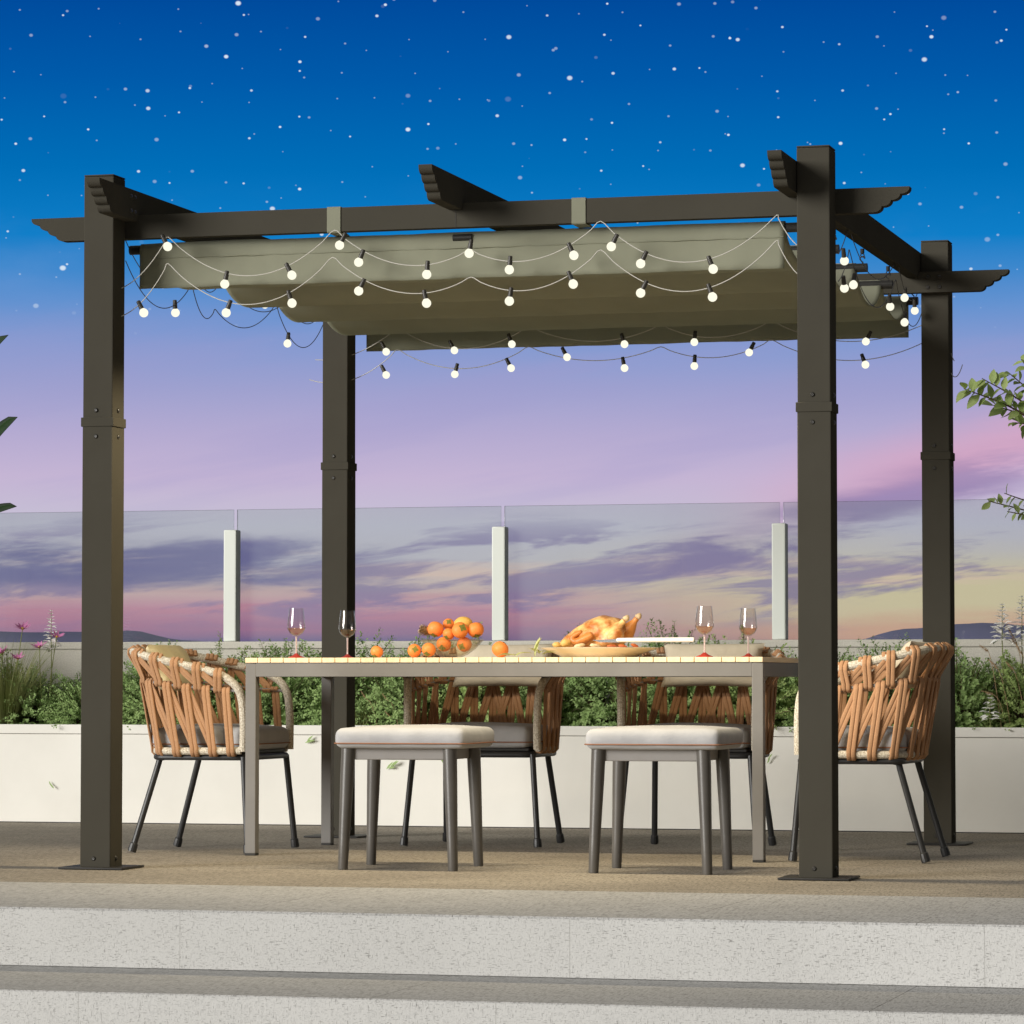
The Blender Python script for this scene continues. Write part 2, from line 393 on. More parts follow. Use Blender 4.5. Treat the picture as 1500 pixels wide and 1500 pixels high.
    def leaf(s, p, d, nrm, L, W, fold=.25, bend=.15, rows=4):
        d = d.normalized(); side = d.cross(nrm)
        if side.length < 1e-5: side = d.orthogonal()
        side.normalize(); up = side.cross(d)
        ws = {2: (0, 1, 0), 3: (0.12, 1, .62, 0), 4: (.10, .8, 1, .6, 0), 6: (.08, .55, .92, 1, .82, .5, 0)}[rows]
        b = len(s.v); n = len(ws)-1
        for i, q in enumerate(ws):
            u = i/n; c = p + d*(L*u) - up*(bend*L*u*u)
            s.v.append(c + side*(W*.5*q) + up*(fold*W*.5*q)); s.v.append(c); s.v.append(c - side*(W*.5*q) + up*(fold*W*.5*q))
        for i in range(n):
            a = b+3*i
            s.f.append((a, a+1, a+4, a+3)); s.f.append((a+1, a+2, a+5, a+4))
        return s
    def dleaf(s, p, d, nrm, L, W, fold=.3):
        d = d.normalized(); side = d.cross(nrm)
        if side.length < 1e-5: side = d.orthogonal()
        side.normalize(); up = side.cross(d); b = len(s.v); m = p + d*(L*.5)
        s.v += [p, m + side*W*.5 + up*fold*W*.5, p + d*L, m - side*W*.5 + up*fold*W*.5]
        s.f += [(b, b+1, b+2), (b, b+2, b+3)]
        return s
    def build(s, name, m, parent=None, smooth=20, clean=True, off=None):
        me = bpy.data.meshes.new(name)
        O = off or Vector((0, 0, 0))
        me.from_pydata([tuple(v-O) for v in s.v], [], s.f); me.update()
        if clean:
            bm = bmesh.new(); bm.from_mesh(me)
            bmesh.ops.remove_doubles(bm, verts=bm.verts[:], dist=1e-6)
            bmesh.ops.recalc_face_normals(bm, faces=bm.faces[:]); bm.to_mesh(me); bm.free()
        me.materials.append(MAT[m] if isinstance(m, str) else m)
        if smooth:
            me.polygons.foreach_set('use_smooth', [True]*len(me.polygons))
            if smooth < 180: me.set_sharp_from_angle(angle=R(smooth))
        o = bpy.data.objects.new(name, me); COL.objects.link(o)
        if parent is not None: o.parent = parent
        elif off is not None: o.location = off
        return o

def empty(name, loc=(0, 0, 0), rz=0.0):
    o = bpy.data.objects.new(name, None); COL.objects.link(o); o.location = loc; o.rotation_euler = (0, 0, rz)
    o.empty_display_size = .1; return o
def tag(o, label=None, cat=None, group=None, kind=None):
    if label: o['label'] = label
    if cat: o['category'] = cat
    if group: o['group'] = group
    if kind: o['kind'] = kind
    return o
def copy_tree(o, parent=None):
    c = o.copy(); COL.objects.link(c)
    if parent is not None: c.parent = parent
    for ch in list(o.children): copy_tree(ch, c)
    return c

# ================================================================== SETTING
XL, XR = -14.0, 16.0
d = MB().box(XL, XR, -.80, 4.6, -.6, 0.0).build('deck', 'deck_stone', smooth=0); tag(d, kind='structure')
d = MB().box(XL, XR, -1.95, -.803, -.14, .002).build('paving', 'nosing_stone', smooth=0); tag(d, kind='structure')
d = MB().box(XL, XR, -1.935, -1.2, -.6, -.141).build('step_riser', 'riser_stone', smooth=0); tag(d, kind='structure')
d.name = 'step'
# top riser face is bright speckled stone right up to the tread
d = MB().box(XL, XR, -1.953, -1.936, -.158, -.004).build('step', 'riser_stone', smooth=0); tag(d, kind='structure')
d = MB().box(XL, XR, -2.67, -1.954, -.30, -.16).build('step', 'nosing_stone', smooth=0); tag(d, kind='structure')
d = MB().box(XL, XR, -2.673, -2.671, -.318, -.163).build('step', 'riser_stone', smooth=0); tag(d, kind='structure')
d = MB().box(XL, XR, -3.39, -2.674, -.46, -.32).build('step', 'nosing_stone', smooth=0); tag(d, kind='structure')
d = MB().box(XL, XR, -3.393, -3.391, -.478, -.323).build('step', 'riser_stone', smooth=0); tag(d, kind='structure')
d = MB().box(XL, XR, -24, -3.394, -.62, -.48).build('lower_paving', 'nosing_stone', smooth=0); tag(d, kind='structure')
sea = MB(); sea.quadgrid([[(-30000, -30000, -8), (30000, -30000, -8)], [(-30000, 40000, -8), (30000, 40000, -8)]])
tag(sea.build('sea', 'sea_water', smooth=0), kind='structure')
def ridge(pts, Y, depth, base=-9):
    mb = MB(); rows = []
    n = 120
    def top(u):
        x = pts[0][0] + (pts[-1][0]-pts[0][0])*u
        for (x0, z0), (x1, z1) in zip(pts, pts[1:]):
            if x0 <= x <= x1: k = (x-x0)/(x1-x0); k = k*k*(3-2*k); return x, z0+(z1-z0)*k
        return x, pts[-1][1]
    for j, (dy, hz) in enumerate(((-.5, 0), (-.35, .35), (-.18, .8), (0, 1), (.25, .75), (.5, 0))):
        row = []
        for i in range(n+1):
            x, z = top(i/n); h = (z-base)*hz
            h *= 1 + .05*noise.noise(Vector((x*.02, j*1.7, 0))) * (1 if 0 < hz < 1 else .4)
            h += (0.25*noise.noise(Vector((x*.25, j, 3)))+.5*noise.noise(Vector((x*.09, j, 8)))) if hz == 1 else 0
            row.append((x, Y+dy*depth, base+h))
        rows.append(row)
    mb.quadgrid(rows); return tag(mb.build('hill', 'hill_haze_violet'), kind='structure')
ridge([(-260, -8.8), (-200, 3), (-158, 11.5), (-143, 14.6), (-124, 16.2), (-104, 15.2), (-80, 12.5), (-30, 6), (60, -2), (140, -8.8)], 900, 160)
ridge([(-760, -8.8), (-640, 4), (-520, 14), (-430, 16.5), (-400, 15.2), (-372, 15.0), (-352, 12.4), (-330, 8), (-290, 0), (-250, -8.8)], 940, 200)

# parapet and planter
p = empty('parapet_wall', (.4, 4.35, 0)); tag(p, 'long low rendered terrace wall with stone coping behind the planted bushes', 'wall')
O = p.location
MB().box(XL, XR, 4.262, 4.44, -.3, .778).build('wall', 'coping_stone', p, 0, off=O)
MB().box(XL, XR, 4.25, 4.45, .778, .811, .004).build('coping', 'coping_stone', p, off=O)
p = empty('planter', (.4, 3.65, 0)); tag(p, 'long white rendered planter box full of bushes at back of terrace', 'planter'); O = p.location
MB().box(XL, XR, 3.653, 3.70, 0.004, .394).build('wall', 'plaster', p, 0, off=O)
MB().box(XL, XR, 3.645, 3.71, .396, .437, .003).build('rim', 'plaster', p, off=O)
MB().box(XL, XR, 3.652, 3.66, 0.0005, .0038).build('base_joint', 'dark_metal', p, 0, off=O)
sm = MB(); rows = []
for j in range(10):
    rows.append([(XL+(XR-XL)*i/300, 3.70+j*.06, .405+.03*noise.noise(Vector((i*.37, j*.6, 0)))) for i in range(301)])
sm.quadgrid(rows); sm.build('soil', 'soil', p, off=O)

# glass balustrade on the parapet
p = empty('glass_balustrade', (.245, 4.35, .811)); tag(p, 'frameless clear glass balustrade with short white posts along the terrace wall', 'balustrade'); O = p.location
JX = [-11.225+1.2745*k for k in range(22)]
JX = [.245+1.282*k for k in range(-10, 12)]
for a, b in zip(JX, JX[1:]):
    MB().box(a+.008, b-.008, 4.362, 4.374, .812, 1.421, .002).build('glass_panel', 'rail_glass', p, off=O)
pm = MB().box(-.031, .031, 4.29, 4.355, .8115, 1.325, .006)
pm0 = None
for x in JX:
    if pm0 is None:
        pm0 = pm.build('post', 'rail_post', p, off=Vector((0, 4.35, .811))); q = pm0
    else:
        q = pm0.copy(); COL.objects.link(q)
    q.location = (x-.245, 0, 0)

# ================================================================== PERGOLA
PW, PD, PS, PH = 2.44, 2.5275, .109, 2.333
PG = empty('pergola', (0, 0, 0)); tag(PG, 'dark bronze metal pergola with a sliding grey green fabric canopy', 'pergola')
bolt_me = None
def bolt(parent, loc, axis):
    global bolt_me
    if bolt_me is None:
        mb = MB(); mb.lathe([(0, .0055), (.0022, .0055), (.0026, .004), (.0045, .0042), (.0068, .0025), (.0078, 0), (.0078, -.002)], 14)
        o = mb.build('bolt', 'bolt_metal', parent); bolt_me = o.data
    else:
        o = bpy.data.objects.new('bolt', bolt_me); COL.objects.link(o); o.parent = parent
    o.location = loc
    o.rotation_euler = {'-y': (R(90), 0, 0), '+x': (0, R(90), 0)}[axis]
for (x, y) in ((0, 0), (PW, 0), (0, PD), (PW, PD)):
    O = Vector((x, y, 0)); P0 = MB()
    P0.box(0, PS, 0, PS, .004, 1.485, .004); P0.box(.001, PS-.001, .001, PS-.001, 1.4855, PH-.006, .004); P0.box(.001, PS-.001, .001, PS-.001, PH-.0055, PH, .002)
    po = P0.build('post', 'post_metal', PG); po.location = O
    MB().box(-.004, PS+.004, -.004, PS+.004, 1.482, 1.513, .002).build('collar', 'post_metal', po)
    MB().box(-.06, PS+.06, -.045, PS+.05, .0015, .0085, .002).build('base_plate', 'dark_metal', po)
    for z in (.036, 1.449, 1.537):
        bolt(po, (PS*.45, -.0005, z), '-y'); bolt(po, (PS+.0005, PS*.45, z), '+x')

def scroll(L0, L1, z0, z1, n=4, d=.030):
    """beam profile in (length, z) with n scallops cut at both ends, longest at the top"""
    h = (z1-z0-.004)/n; pts = []
    end = []
    x, z = 0.0, z1-.002
    end.append((0, z1))
    for k in range(n):
        for q in range(0, 7):
            a = q/6*math.pi*.5
            end.append((-d*k - d*(1-math.cos(a))*1.0, z1-.002-h*k - h*math.sin(a)))
    # convex bulges
    end = [(0.0, z1)]
    for k in range(n):
        x0, zz0 = -d*k, z1-.004-h*k
        for q in range(1, 8):
            a = q/7*math.pi/2
            end.append((x0 - d*(1-math.cos(a))*.9, zz0 - h*math.sin(a)))
        end.append((x0-d, zz0-h))
    R_ = [(L1+e[0], e[1]) for e in end]; L_ = [(L0-e[0], e[1]) for e in end][::-1]
    return R_ + L_
# two main beams across the width
def xbeam(y0, y1, split=None):
    mb = MB(); poly = scroll(-.236, 2.786, 2.126, 2.206)
    mb.prism(poly, lambda q: (q[0], y0, q[1]), lambda q: (q[0], y1, q[1]))
    return mb.build('beam', 'post_metal', PG, 30)
b1 = xbeam(.1095, .1545); b2 = xbeam(PD-.046, PD-.001)
for o_, yy in ((b1, .1085), (b2, PD-.047)):
    MB().box(1.2755, 1.2775, yy, yy+.003, 2.127, 2.205).build('joint_seam', 'dark_metal', o_, 0)
for (x, z) in ((2.475, 2.185), (2.52, 2.185), (2.475, 2.145), (2.52, 2.145), (.03, 2.185), (.075, 2.185), (.03, 2.145), (.075, 2.145)):
    bolt(b2, (x, PD-.0465, z), '-y')
# three rafters front to back
raf = []
for x0 in (.1095, 1.254, 2.3945):
    mb = MB(); poly = scroll(-.24, PD+PS+.24, 2.184, 2.286)
    mb.prism(poly, lambda q: (x0, q[0], q[1]), lambda q: (x0+.045, q[0], q[1])); raf.append(mb.build('rafter', 'post_metal', PG, 30))
for (y, z) in ((.04, 2.262), (.075, 2.262), (.04, 2.212), (.075, 2.212)): bolt(raf[0], (.155, y, z), '+x')

# canopy: fabric hung in swags from five rods
RODY = [.205, .955, 1.525, 2.085, 2.684]; RODZ = 2.116; RZF = 2.099
CN = MB(); prof = []
RS = .0205
# front valance (front side), over the rod, then swags
for k in range(9): prof.append((RODY[0]-.022+.004*math.sin(k/8*3.1), 1.964 + (RZF-1.964)*k/8))
for k in range(1, 8):
    a = math.pi - k/8*math.pi; prof.append((RODY[0]+RS*math.cos(a), RZF+RS*math.sin(a)))
prof.append((RODY[0]+RS, RZF))
sags = [.092, .098, .098, .092]
for i in range(4):
    y0, y1 = RODY[i]+.012, RODY[i+1]-.012
    for k in range(1, 25):
        u = k/25; sh = (4*u*(1-u))
        sh = sh**.72
        prof.append((y0+(y1-y0)*u, RODZ-.008 - sags[i]*sh - ((RODZ-RZF)*(1-u) if i == 0 else 0)))
    if i < 3: prof.append((RODY[i+1], RODZ+.0165)); 
for k in range(0, 8):
    a = math.pi - k/8*math.pi; prof.append((RODY[4]+RS*math.cos(a), RODZ+RS*math.sin(a)))
for k in range(0, 9): prof.append((RODY[4]+.021, RODZ - .14*k/8))
CX0, CX1 = .132, 2.364
rows = []
for i in range(121):
    x = CX0+(CX1-CX0)*i/120; row = []
    for (y, z) in prof:
        q = Vector((x*5, y*2.5, z*3))
        wv = .0035*noise.noise(q) + .0022*noise.noise(Vector((x*17, y*5, z*6)))
        if y < RODY[0]-.01 and z < 2.09: wv += .0016*noise.noise(Vector((x*60, 0, 0)))*max(0, (z-1.99)/.1)
        row.append((x, y+wv, z+wv*.8))
    rows.append(row)
CN.quadgrid(rows)
cano = CN.build('canopy', 'canopy_fabric', PG, 60)
sd = cano.modifiers.new('thickness', 'SOLIDIFY'); sd.thickness = .003; sd.offset = 0
# hem seam line below the front sleeve
MB().tube([(CX0+.002+(CX1-CX0-.004)*i/60, RODY[0]-.0225, 2.066+.0012*math.sin(i*2.1)) for i in range(61)], .0016, 6).build('hem_seam', 'canopy_fabric', cano)
for y in RODY:
    zr = RZF if y < .3 else RODZ
    MB().tube([(.088, y, zr), (2.405, y, zr)], .0162, 16).build('canopy_rod', 'dark_metal', cano)
# strap loops over the front beam holding the first rod
for x in (.8525, 1.696):
    mb = MB(); w0 = .0235
    path = [(RODY[0]-.004, RZF+.0232), (.1095, 2.1228), (.1066, 2.1262), (.1066, 2.2062), (.1090, 2.2082), (.155, 2.2082), (.1575, 2.2062), (.1575, 2.13), (RODY[0]+.003, RZF+.0232)]
    rows = []
    for (y, z) in path: rows.append([(x-w0, y, z), (x+w0, y, z)])
    mb.quadgrid(rows); st = mb.build('strap', 'canopy_fabric', cano, 0)
    sd = st.modifiers.new('thickness', 'SOLIDIFY'); sd.thickness = .0016; sd.offset = 0
MB().tube([(1.245, RODY[0]-.0175, RZF+.002), (1.310, RODY[0]-.0175, RZF+.002)], .012, 14).build('rod_clip', 'dark_metal', cano)
# hooks under the outer rafters
hk = None
for X in (.132, 2.417):
    for y in RODY[1:]:
        mb = MB()
        mb.tube([(0, 0, 2.185), (0, 0, 2.168)], .0075, 10)
        mb.tube(catmull([(0, 0, 2.168), (.007, 0, 2.162), (0, 0, 2.155), (-.007, 0, 2.162), (0, 0, 2.168)], 4), .0018, 6)
        mb.tube(catmull([(.007, 0, 2.158), (.009, 0, 2.150), (0, 0, 2.157), (-.009, 0, 2.150), (-.004, 0, 2.141), (.002, 0, 2.135), (0, 0, 2.122)], 5), .0022, 6)
        if hk is None: hk = mb.build('hook', 'dark_metal', cano); o = hk
        else: o = hk.copy(); COL.objects.link(o)
        o.location = (X - (.03 if X > 1 else -.02), y, 0)

# ================================================================== STRING LIGHTS
sock_me = bulb_me = None
def strand(label, conv, keys, bulbs, cordmat='cord_pale', group='strings of round bulbs hung around the pergola'):
    """keys: list of (x,y) peaks with lows between: [peak, low, peak, low, peak]; all in photo pixels turned into points of the strand's own plane"""
    global sock_me, bulb_me
    pts = []
    K = [conv(*k) for k in keys]
    for a in range(0, len(K)-2, 2):
        A, L, B = K[a], K[a+1], K[a+2]
        h = (B-A); hh = Vector((h.x, h.y, 0)).length or 1e-6
        tl = Vector((L.x-A.x, L.y-A.y, 0)).dot(Vector((h.x, h.y, 0)))/hh**2; tl = min(max(tl, .12), .88)
        s4 = ((A.z + h.z*tl) - L.z)/(tl*(1-tl))
        for k in range(15):
            u = k/14
            if pts and k == 0: continue
            pts.append(A + h*u - Vector((0, 0, s4*u*(1-u))))
    o = empty('string_light', pts[0]); tag(o, label, 'string light', group); O = Vector(pts[0])
    # soften the peaks, where the cord rides over its hook
    Q = pts[:]
    dense = catmull(Q, 3)
    MB().tube(dense, .0016, 6).build('cord', cordmat, o, off=O)
    for (bx, by) in bulbs:
        B = conv(bx, by)
        best = min((q for q in dense if q.z > B.z+.012), key=lambda q: (q-B).length, default=B+Vector((0, 0, .047)))
        dv = best - B
        if dv.length > .08 or dv.z < 0: dv = Vector((0, 0, .047))
        dv.normalize(); hz = Vector((dv.x, dv.y, 0))
        if hz.length > .46: hz = hz*(.46/hz.length); dv = Vector((hz.x, hz.y, math.sqrt(1-.46**2)))
        if sock_me is None:
            mb = MB(); mb.lathe([(0, .0), (.0062, 0), (.0072, -.003), (.0074, -.010), (.0066, -.0105), (.0066, -.0125), (.0078, -.013), (.0082, -.030), (.0078, -.034), (0, -.034)], 14)
            so = mb.build('socket', 'socket_plastic', o); sock_me = so.data
            mb = MB(); mb.ball((0, 0, -.0455), .0152, seg=20, rings=14); mb.lathe([(.0075, -.030), (.0095, -.034)], 14)
            bo = mb.build('bulb', 'bulb_lit', so); bulb_me = bo.data
        else:
            so = bpy.data.objects.new('socket', sock_me); COL.objects.link(so); so.parent = o
            bo = bpy.data.objects.new('bulb', bulb_me); COL.objects.link(bo); bo.parent = so
        so.location = B + dv*.0475 - O
        so.rotation_mode = 'QUATERNION'; so.rotation_quaternion = dv.to_track_quat('Z', 'Y')
    return o
FY = .075
fr_ = lambda x, y: aty(x, y, FY)
strand('upper string of round bulbs looping along the front of the fabric canopy', fr_,
       [(178, 422), (222, 384), (246, 347), (365, 404), (490, 337), (607, 389), (688, 366), (760, 383), (880, 324), (1000, 384), (1138, 315), (1155, 345), (1172, 362)],
       [(246, 362), (329, 417), (428, 404), (497, 360), (525, 385), (625, 403), (687, 372), (746, 396), (841, 375), (895, 362), (938, 387), (1045, 395)])
front_low = strand('lower string of round bulbs looping along the front of the fabric canopy', fr_,
       [(178, 463), (222, 425), (246, 386), (365, 446), (487, 377), (607, 430), (690, 406), (760, 426), (880, 366), (1000, 427), (1138, 352), (1155, 385), (1172, 404)],
       [(211, 459), (331, 459), (428, 445), (525, 427), (625, 445), (746, 442), (840, 417), (938, 430), (1044, 436)])
# warm spots added under these bulbs to pool light on the floor
for so in front_low.children:
    if not so.name.startswith('socket') or so.location.x < .12: continue      # the first bulb hangs against the post
    ld = bpy.data.lights.new('floor_pool_spot', 'SPOT'); ld.energy = 20.0; ld.color = (1, .84, .57); ld.spot_size = R(150); ld.spot_blend = .7; ld.shadow_soft_size = .015
    lo = bpy.data.objects.new('floor_pool_spot', ld); COL.objects.link(lo); lo.parent = front_low; lo.location = so.location + Vector((0, 0, -.085))
lx = lambda x, y: atx(x, y, .085)
strand('upper string of bulbs along the left edge of the canopy, mostly hidden by it', lx,
       [(183, 350), (205, 392), (282, 383), (308, 428), (326, 405), (375, 455), (420, 440), (447, 474), (470, 460)], [(287, 414), (437, 462)], 'socket_plastic')
strand('lower string of bulbs sagging below the left edge of the canopy', lx,
       [(184, 382), (236, 451), (281, 416), (306, 466), (315, 453), (362, 480), (404, 446), (446, 509), (473, 476)], [(257, 459), (388, 447), (421, 504)], 'socket_plastic')
rx_ = lambda x, y: atx(x, y, 2.425)
strand('upper string of bulbs hung under the right rafter beside the hooks', rx_,
       [(1228, 372), (1234, 360), (1243, 331), (1287, 409), (1314, 378), (1334, 440), (1350, 408)], [(1237, 383), (1325, 437), (1340, 456)], 'socket_plastic')
strand('lower string of bulbs hung under the right rafter beside the canopy edge', rx_,
       [(1228, 412), (1234, 402), (1244, 366), (1276, 446), (1312, 410), (1337, 478), (1352, 452)], [(1237, 423), (1250, 418), (1304, 450), (1325, 473)], 'socket_plastic')
ry = lambda x, y: aty(x, y, 2.585)
strand('upper string of bulbs peeping out below the rear edge of the canopy', ry,
       [(462, 527), (490, 526), (582, 480), (692, 510), (774, 478), (897, 498), (968, 476), (1035, 494), (1130, 470), (1255, 500), (1378, 462), (1390, 510), (1398, 529)],
       [(566, 516), (666, 514), (750, 505), (915, 505), (1017, 502), (1268, 501)])
strand('lower string of bulbs looping below the rear edge of the canopy', ry,
       [(453, 556), (500, 560), (582, 512), (692, 539), (774, 508), (895, 527), (968, 508), (1035, 524), (1130, 498), (1250, 528), (1378, 488), (1390, 540), (1410, 534)],
       [(566, 550), (666, 549), (749, 540), (831, 524), (915, 540), (1017, 537), (1097, 517), (1268, 535)])

# ================================================================== TABLE
TX0, TX1, TY0, TY1 = .213, 2.119, 1.03, 1.93
TB = empty('dining_table', ((TX0+TX1)/2, (TY0+TY1)/2, 0)); O = TB.location
tag(TB, 'long grey metal dining table with pale wooden slats, laid for a meal', 'table')
mb = MB(); ns = 39; pit = (TX1-TX0)/ns
for i in range(ns): mb.box(TX0+i*pit+.0012, TX0+(i+1)*pit-.0012, TY0-.004, TY1+.004, .694, .712, .0012, seg=1)
mb.build('tabletop', 'slat_wood', TB, off=O)
mb = MB()
mb.box(TX0+.0405, TX1-.0405, TY0, TY0+.03, .644, .6935, .0015); mb.box(TX0+.0405, TX1-.0405, TY1-.03, TY1, .644, .6935, .0015)
mb.box(TX0+.002, TX0+.032, TY0+.0405, TY1-.0405, .6442, .6932, .0015); mb.box(TX1-.032, TX1-.002, TY0+.0405, TY1-.0405, .6442, .6932, .0015)
mb.build('frame', 'table_metal', TB, off=O)
lg = MB().box(-.02, .02, -.02, .02, .008, .6925, .0025).build('leg', 'table_metal', TB)
fc = MB().box(-.0195, .0195, -.0195, .0195, 0.0005, .0085, .001).build('foot_cap', 'dark_metal', lg)
for i, (x, y) in enumerate(((TX0+.021, TY0+.0201), (TX1-.021, TY0+.0201), (TX0+.021, TY1-.0201), (TX1-.021, TY1-.0201))):
    q = lg if i == 0 else copy_tree(lg); q.location = (x-O.x, y-O.y, 0)

# ================================================================== CUSHION
def cushion(mb, w, dp, h, z0, puff=.012, bev=.024, cx=0, cy=0, seed=0):
    bm = bmesh.new(); bmesh.ops.create_cube(bm, size=1)
    for v in bm.verts: v.co = Vector((v.co.x*w, v.co.y*dp, (v.co.z+.5)*h))
    bmesh.ops.bevel(bm, geom=bm.edges[:], offset=bev, segments=4, profile=.5, affect='EDGES')
    bmesh.ops.subdivide_edges(bm, edges=[e for e in bm.edges if e.calc_length() > .12], cuts=12, use_grid_fill=True)
    for v in bm.verts:
        a = max(0, 1-(abs(v.co.x)/(w*.5))**3)*max(0, 1-(abs(v.co.y)/(dp*.5))**3); u = v.co.z/h
        nz = noise.noise(Vector((v.co.x*9+seed, v.co.y*9, v.co.z*12)))
        v.co.z += puff*a*(u-.3)*1.4 + .003*nz*u
        if abs(u-.5) < .4:
            v.co.x += .004*nz; v.co.y += .004*noise.noise(Vector((v.co.y*11, v.co.x*11+seed, 4)))
        v.co += Vector((cx, cy, z0))
    mb.addbm(bm); return mb
def loop_rect(w, dp, r, z, cx=0, cy=0, n=5):
    pts = []
    for (sx, sy, a0) in ((1, 1, 0), (-1, 1, 90), (-1, -1, 180), (1, -1, 270)):
        for k in range(n+1):
            a = R(a0+90*k/n); pts.append((cx+sx*(w/2-r)+r*math.cos(a), cy+sy*(dp/2-r)+r*math.sin(a), z))
    return pts

# ================================================================== ARMCHAIRS
def make_chair():
    C = empty('armchair')
    # rails as half paths mirrored: left front -> back -> right front
    def mir(h): return [Vector((-x, y, z)) for x, y, z in h] + [Vector(p) for p in h[::-1] if abs(p[0]) > 1e-6]
    topH = [(.256, -.205, .372), (.256, -.205, .50), (.260, -.192, .585), (.270, -.155, .632), (.281, -.09, .662), (.292, .03, .690), (.284, .15, .716), (.238, .228, .734), (.135, .260, .741), (0, .270, .743)]
    lowH = [(.254, -.195, .376), (.252, -.08, .374), (.248, .05, .373), (.228, .125, .373), (.165, .163, .373), (0, .175, .373)]
    midH = [(.260, -.180, .592), (.266, -.08, .600), (.268, .05, .612), (.255, .145, .624), (.195, .208, .632), (0, .226, .634)]
    def mk(h):
        P = [Vector((-x, y, z)) for (x, y, z) in h[:-1]] + [Vector(h[-1])] + [Vector(q) for q in h[:-1][::-1]]
        return catmull(P, 8)
    top, low_, mid = mk(topH), mk(lowH), mk(midH)
    MB().tube(top, .0152, 12).build('top_rail', 'rope_wrap', C)
    MB().tube(low_, .0138, 12).build('lower_rail', 'rope_wrap', C)
    MB().tube(mid, .0055, 8).build('middle_rail', 'apron_metal', C)
    def arc(P):
        L = [0]
        for a, b in zip(P, P[1:]): L.append(L[-1]+(b-a).length)
        def f(s):
            s = min(max(s, 0), 1)*L[-1]
            for i in range(len(L)-1):
                if L[i+1] >= s: k = (s-L[i])/max(L[i+1]-L[i], 1e-9); return P[i].lerp(P[i+1], k), (P[i+1]-P[i]).normalized()
            return P[-1], (P[-1]-P[-2]).normalized()
        return f
    i0 = next(i for i, q in enumerate(top) if q.z > .627); tcut = top[i0:len(top)-i0]
    FT, FL_, FM = arc(tcut), arc(low_), arc(mid)
    zz = Vector((0, 0, 1))
    def pair(mb, fa, sa, ra, fb, sb, rb, push=0.0):
        A, ta = fa(sa); B, tb = fb(sb)
        na = Vector((ta.y, -ta.x, 0)) * -1; na.normalize(); nb = Vector((tb.y, -tb.x, 0)) * -1; nb.normalize()
        if na.dot(Vector((A.x, A.y-.0, 0))) < 0: na = -na
        if nb.dot(Vector((B.x, B.y-.0, 0))) < 0: nb = -nb
        ta_h = Vector((ta.x, ta.y, 0)).normalized(); tb_h = Vector((tb.x, tb.y, 0)).normalized()
        e = .0042
        for q in (-1, 1):
            oa, ob = ta_h*(.0079*q), tb_h*(.0079*q)
            pts = [A+oa - na*(ra+e*.6), A+oa - na*(ra*.6) - zz*(ra*.8+e), A+oa - zz*(ra+e)*1.0 + na*ra*.3, A+oa + na*(ra+e+push)*.95 - zz*ra*.3, A+oa + na*(ra+e+push) + zz*.012,
                   B+ob + nb*(rb+e+push) - zz*.012, B+ob + nb*(rb+e+push)*.95 + zz*rb*.4, B+ob + zz*(rb+e), B+ob - nb*(rb+e)]
            mb.ribbon(pts, [ta_h]*5 + [tb_h]*4, .0080, .0040)
    mb = MB(); N = 16
    for i in range(N):
        s = (i+.5)/N; sg = -1 if s < .5 else 1
        pair(mb, FL_, s, .0138, FM, s, .0055)
        if .06 < s < .94: pair(mb, FL_, s, .012, FM, min(max(s-sg*.93/N, .01), .99), .004, -.006)
        pair(mb, FM, min(max(s-sg*.42/N, .01), .99), .0055, FT, s-sg*.15/N, .0152)
        pair(mb, FM, min(max(s-sg*.42/N, .01), .99), .0045, FT, min(max(s-sg*.95/N, .005), .995), .014, -.008)
    mb.build('woven_straps', 'strap', C, 60)
    # metal seat frame and legs
    fr0 = [(-.232, -.20, .352), (-.232, .10, .352), (-.20, .145, .352), (.20, .145, .352), (.232, .10, .352), (.232, -.20, .352)]
    MB().tube(loop_rect(.47, .36, .04, .351, 0, -.028), .0115, 10, closed=True).build('seat_frame', 'chair_metal', C)
    MB().box(-.222, .222, -.20, .145, .3635, .376, .003).build('seat_panel', 'dark_metal', C)
    for sx in (-1, 1):
        for top_, foot in (((.236*sx, -.198, .352), (.264*sx, -.226, .004)), ((.205*sx, .135, .352), (.232*sx, .236, .004))):
            a, b = Vector(top_), Vector(foot); dd = (b-a)
            path = [a + Vector((0, -.03 if foot[1] > 0 else .0, .0)), a + dd*.02, a + dd*.08, a + dd*.5, b]
            l = MB().tube(catmull(path, 4), .0115, 12).build('leg', 'chair_metal', C)
            MB().tube([b - dd.normalized()*.034, b - dd.normalized()*.030, b - dd.normalized()*.008, b], [.0118, .0150, .0162, .0155], 12).build('foot_cap', 'chair_metal', l)
    cu = cushion(MB(), .455, .385, .078, .3775, .016, .026, 0, -.028).build('seat_cushion', 'cushion_grey', C, 60)
    MB().tube(loop_rect(.463, .393, .03, .398, 0, -.028), .0022, 6, closed=True).build('piping', 'piping_brown', cu)
    return C
ch = make_chair()
specs = [(-.025, 1.362, 90, 'tan rope armchair at the left end of the table, behind a pergola post'),
         (2.432, 1.362, -90, 'tan rope armchair at the right end of the table, half hidden by a pergola post'),
         (.822, 2.08, 0, 'tan rope armchair behind the table, facing forward above the left stool'),
         (1.660, 2.08, 0, 'tan rope armchair behind the table, facing forward above the right stool')]
CH = []
for i, (x, y, rz, lab) in enumerate(specs):
    o = ch if i == 0 else copy_tree(ch)
    o.location = (x, y, 0); o.rotation_euler = (0, 0, R(rz)); tag(o, lab, 'armchair', 'rope armchairs around the dining table'); CH.append(o)

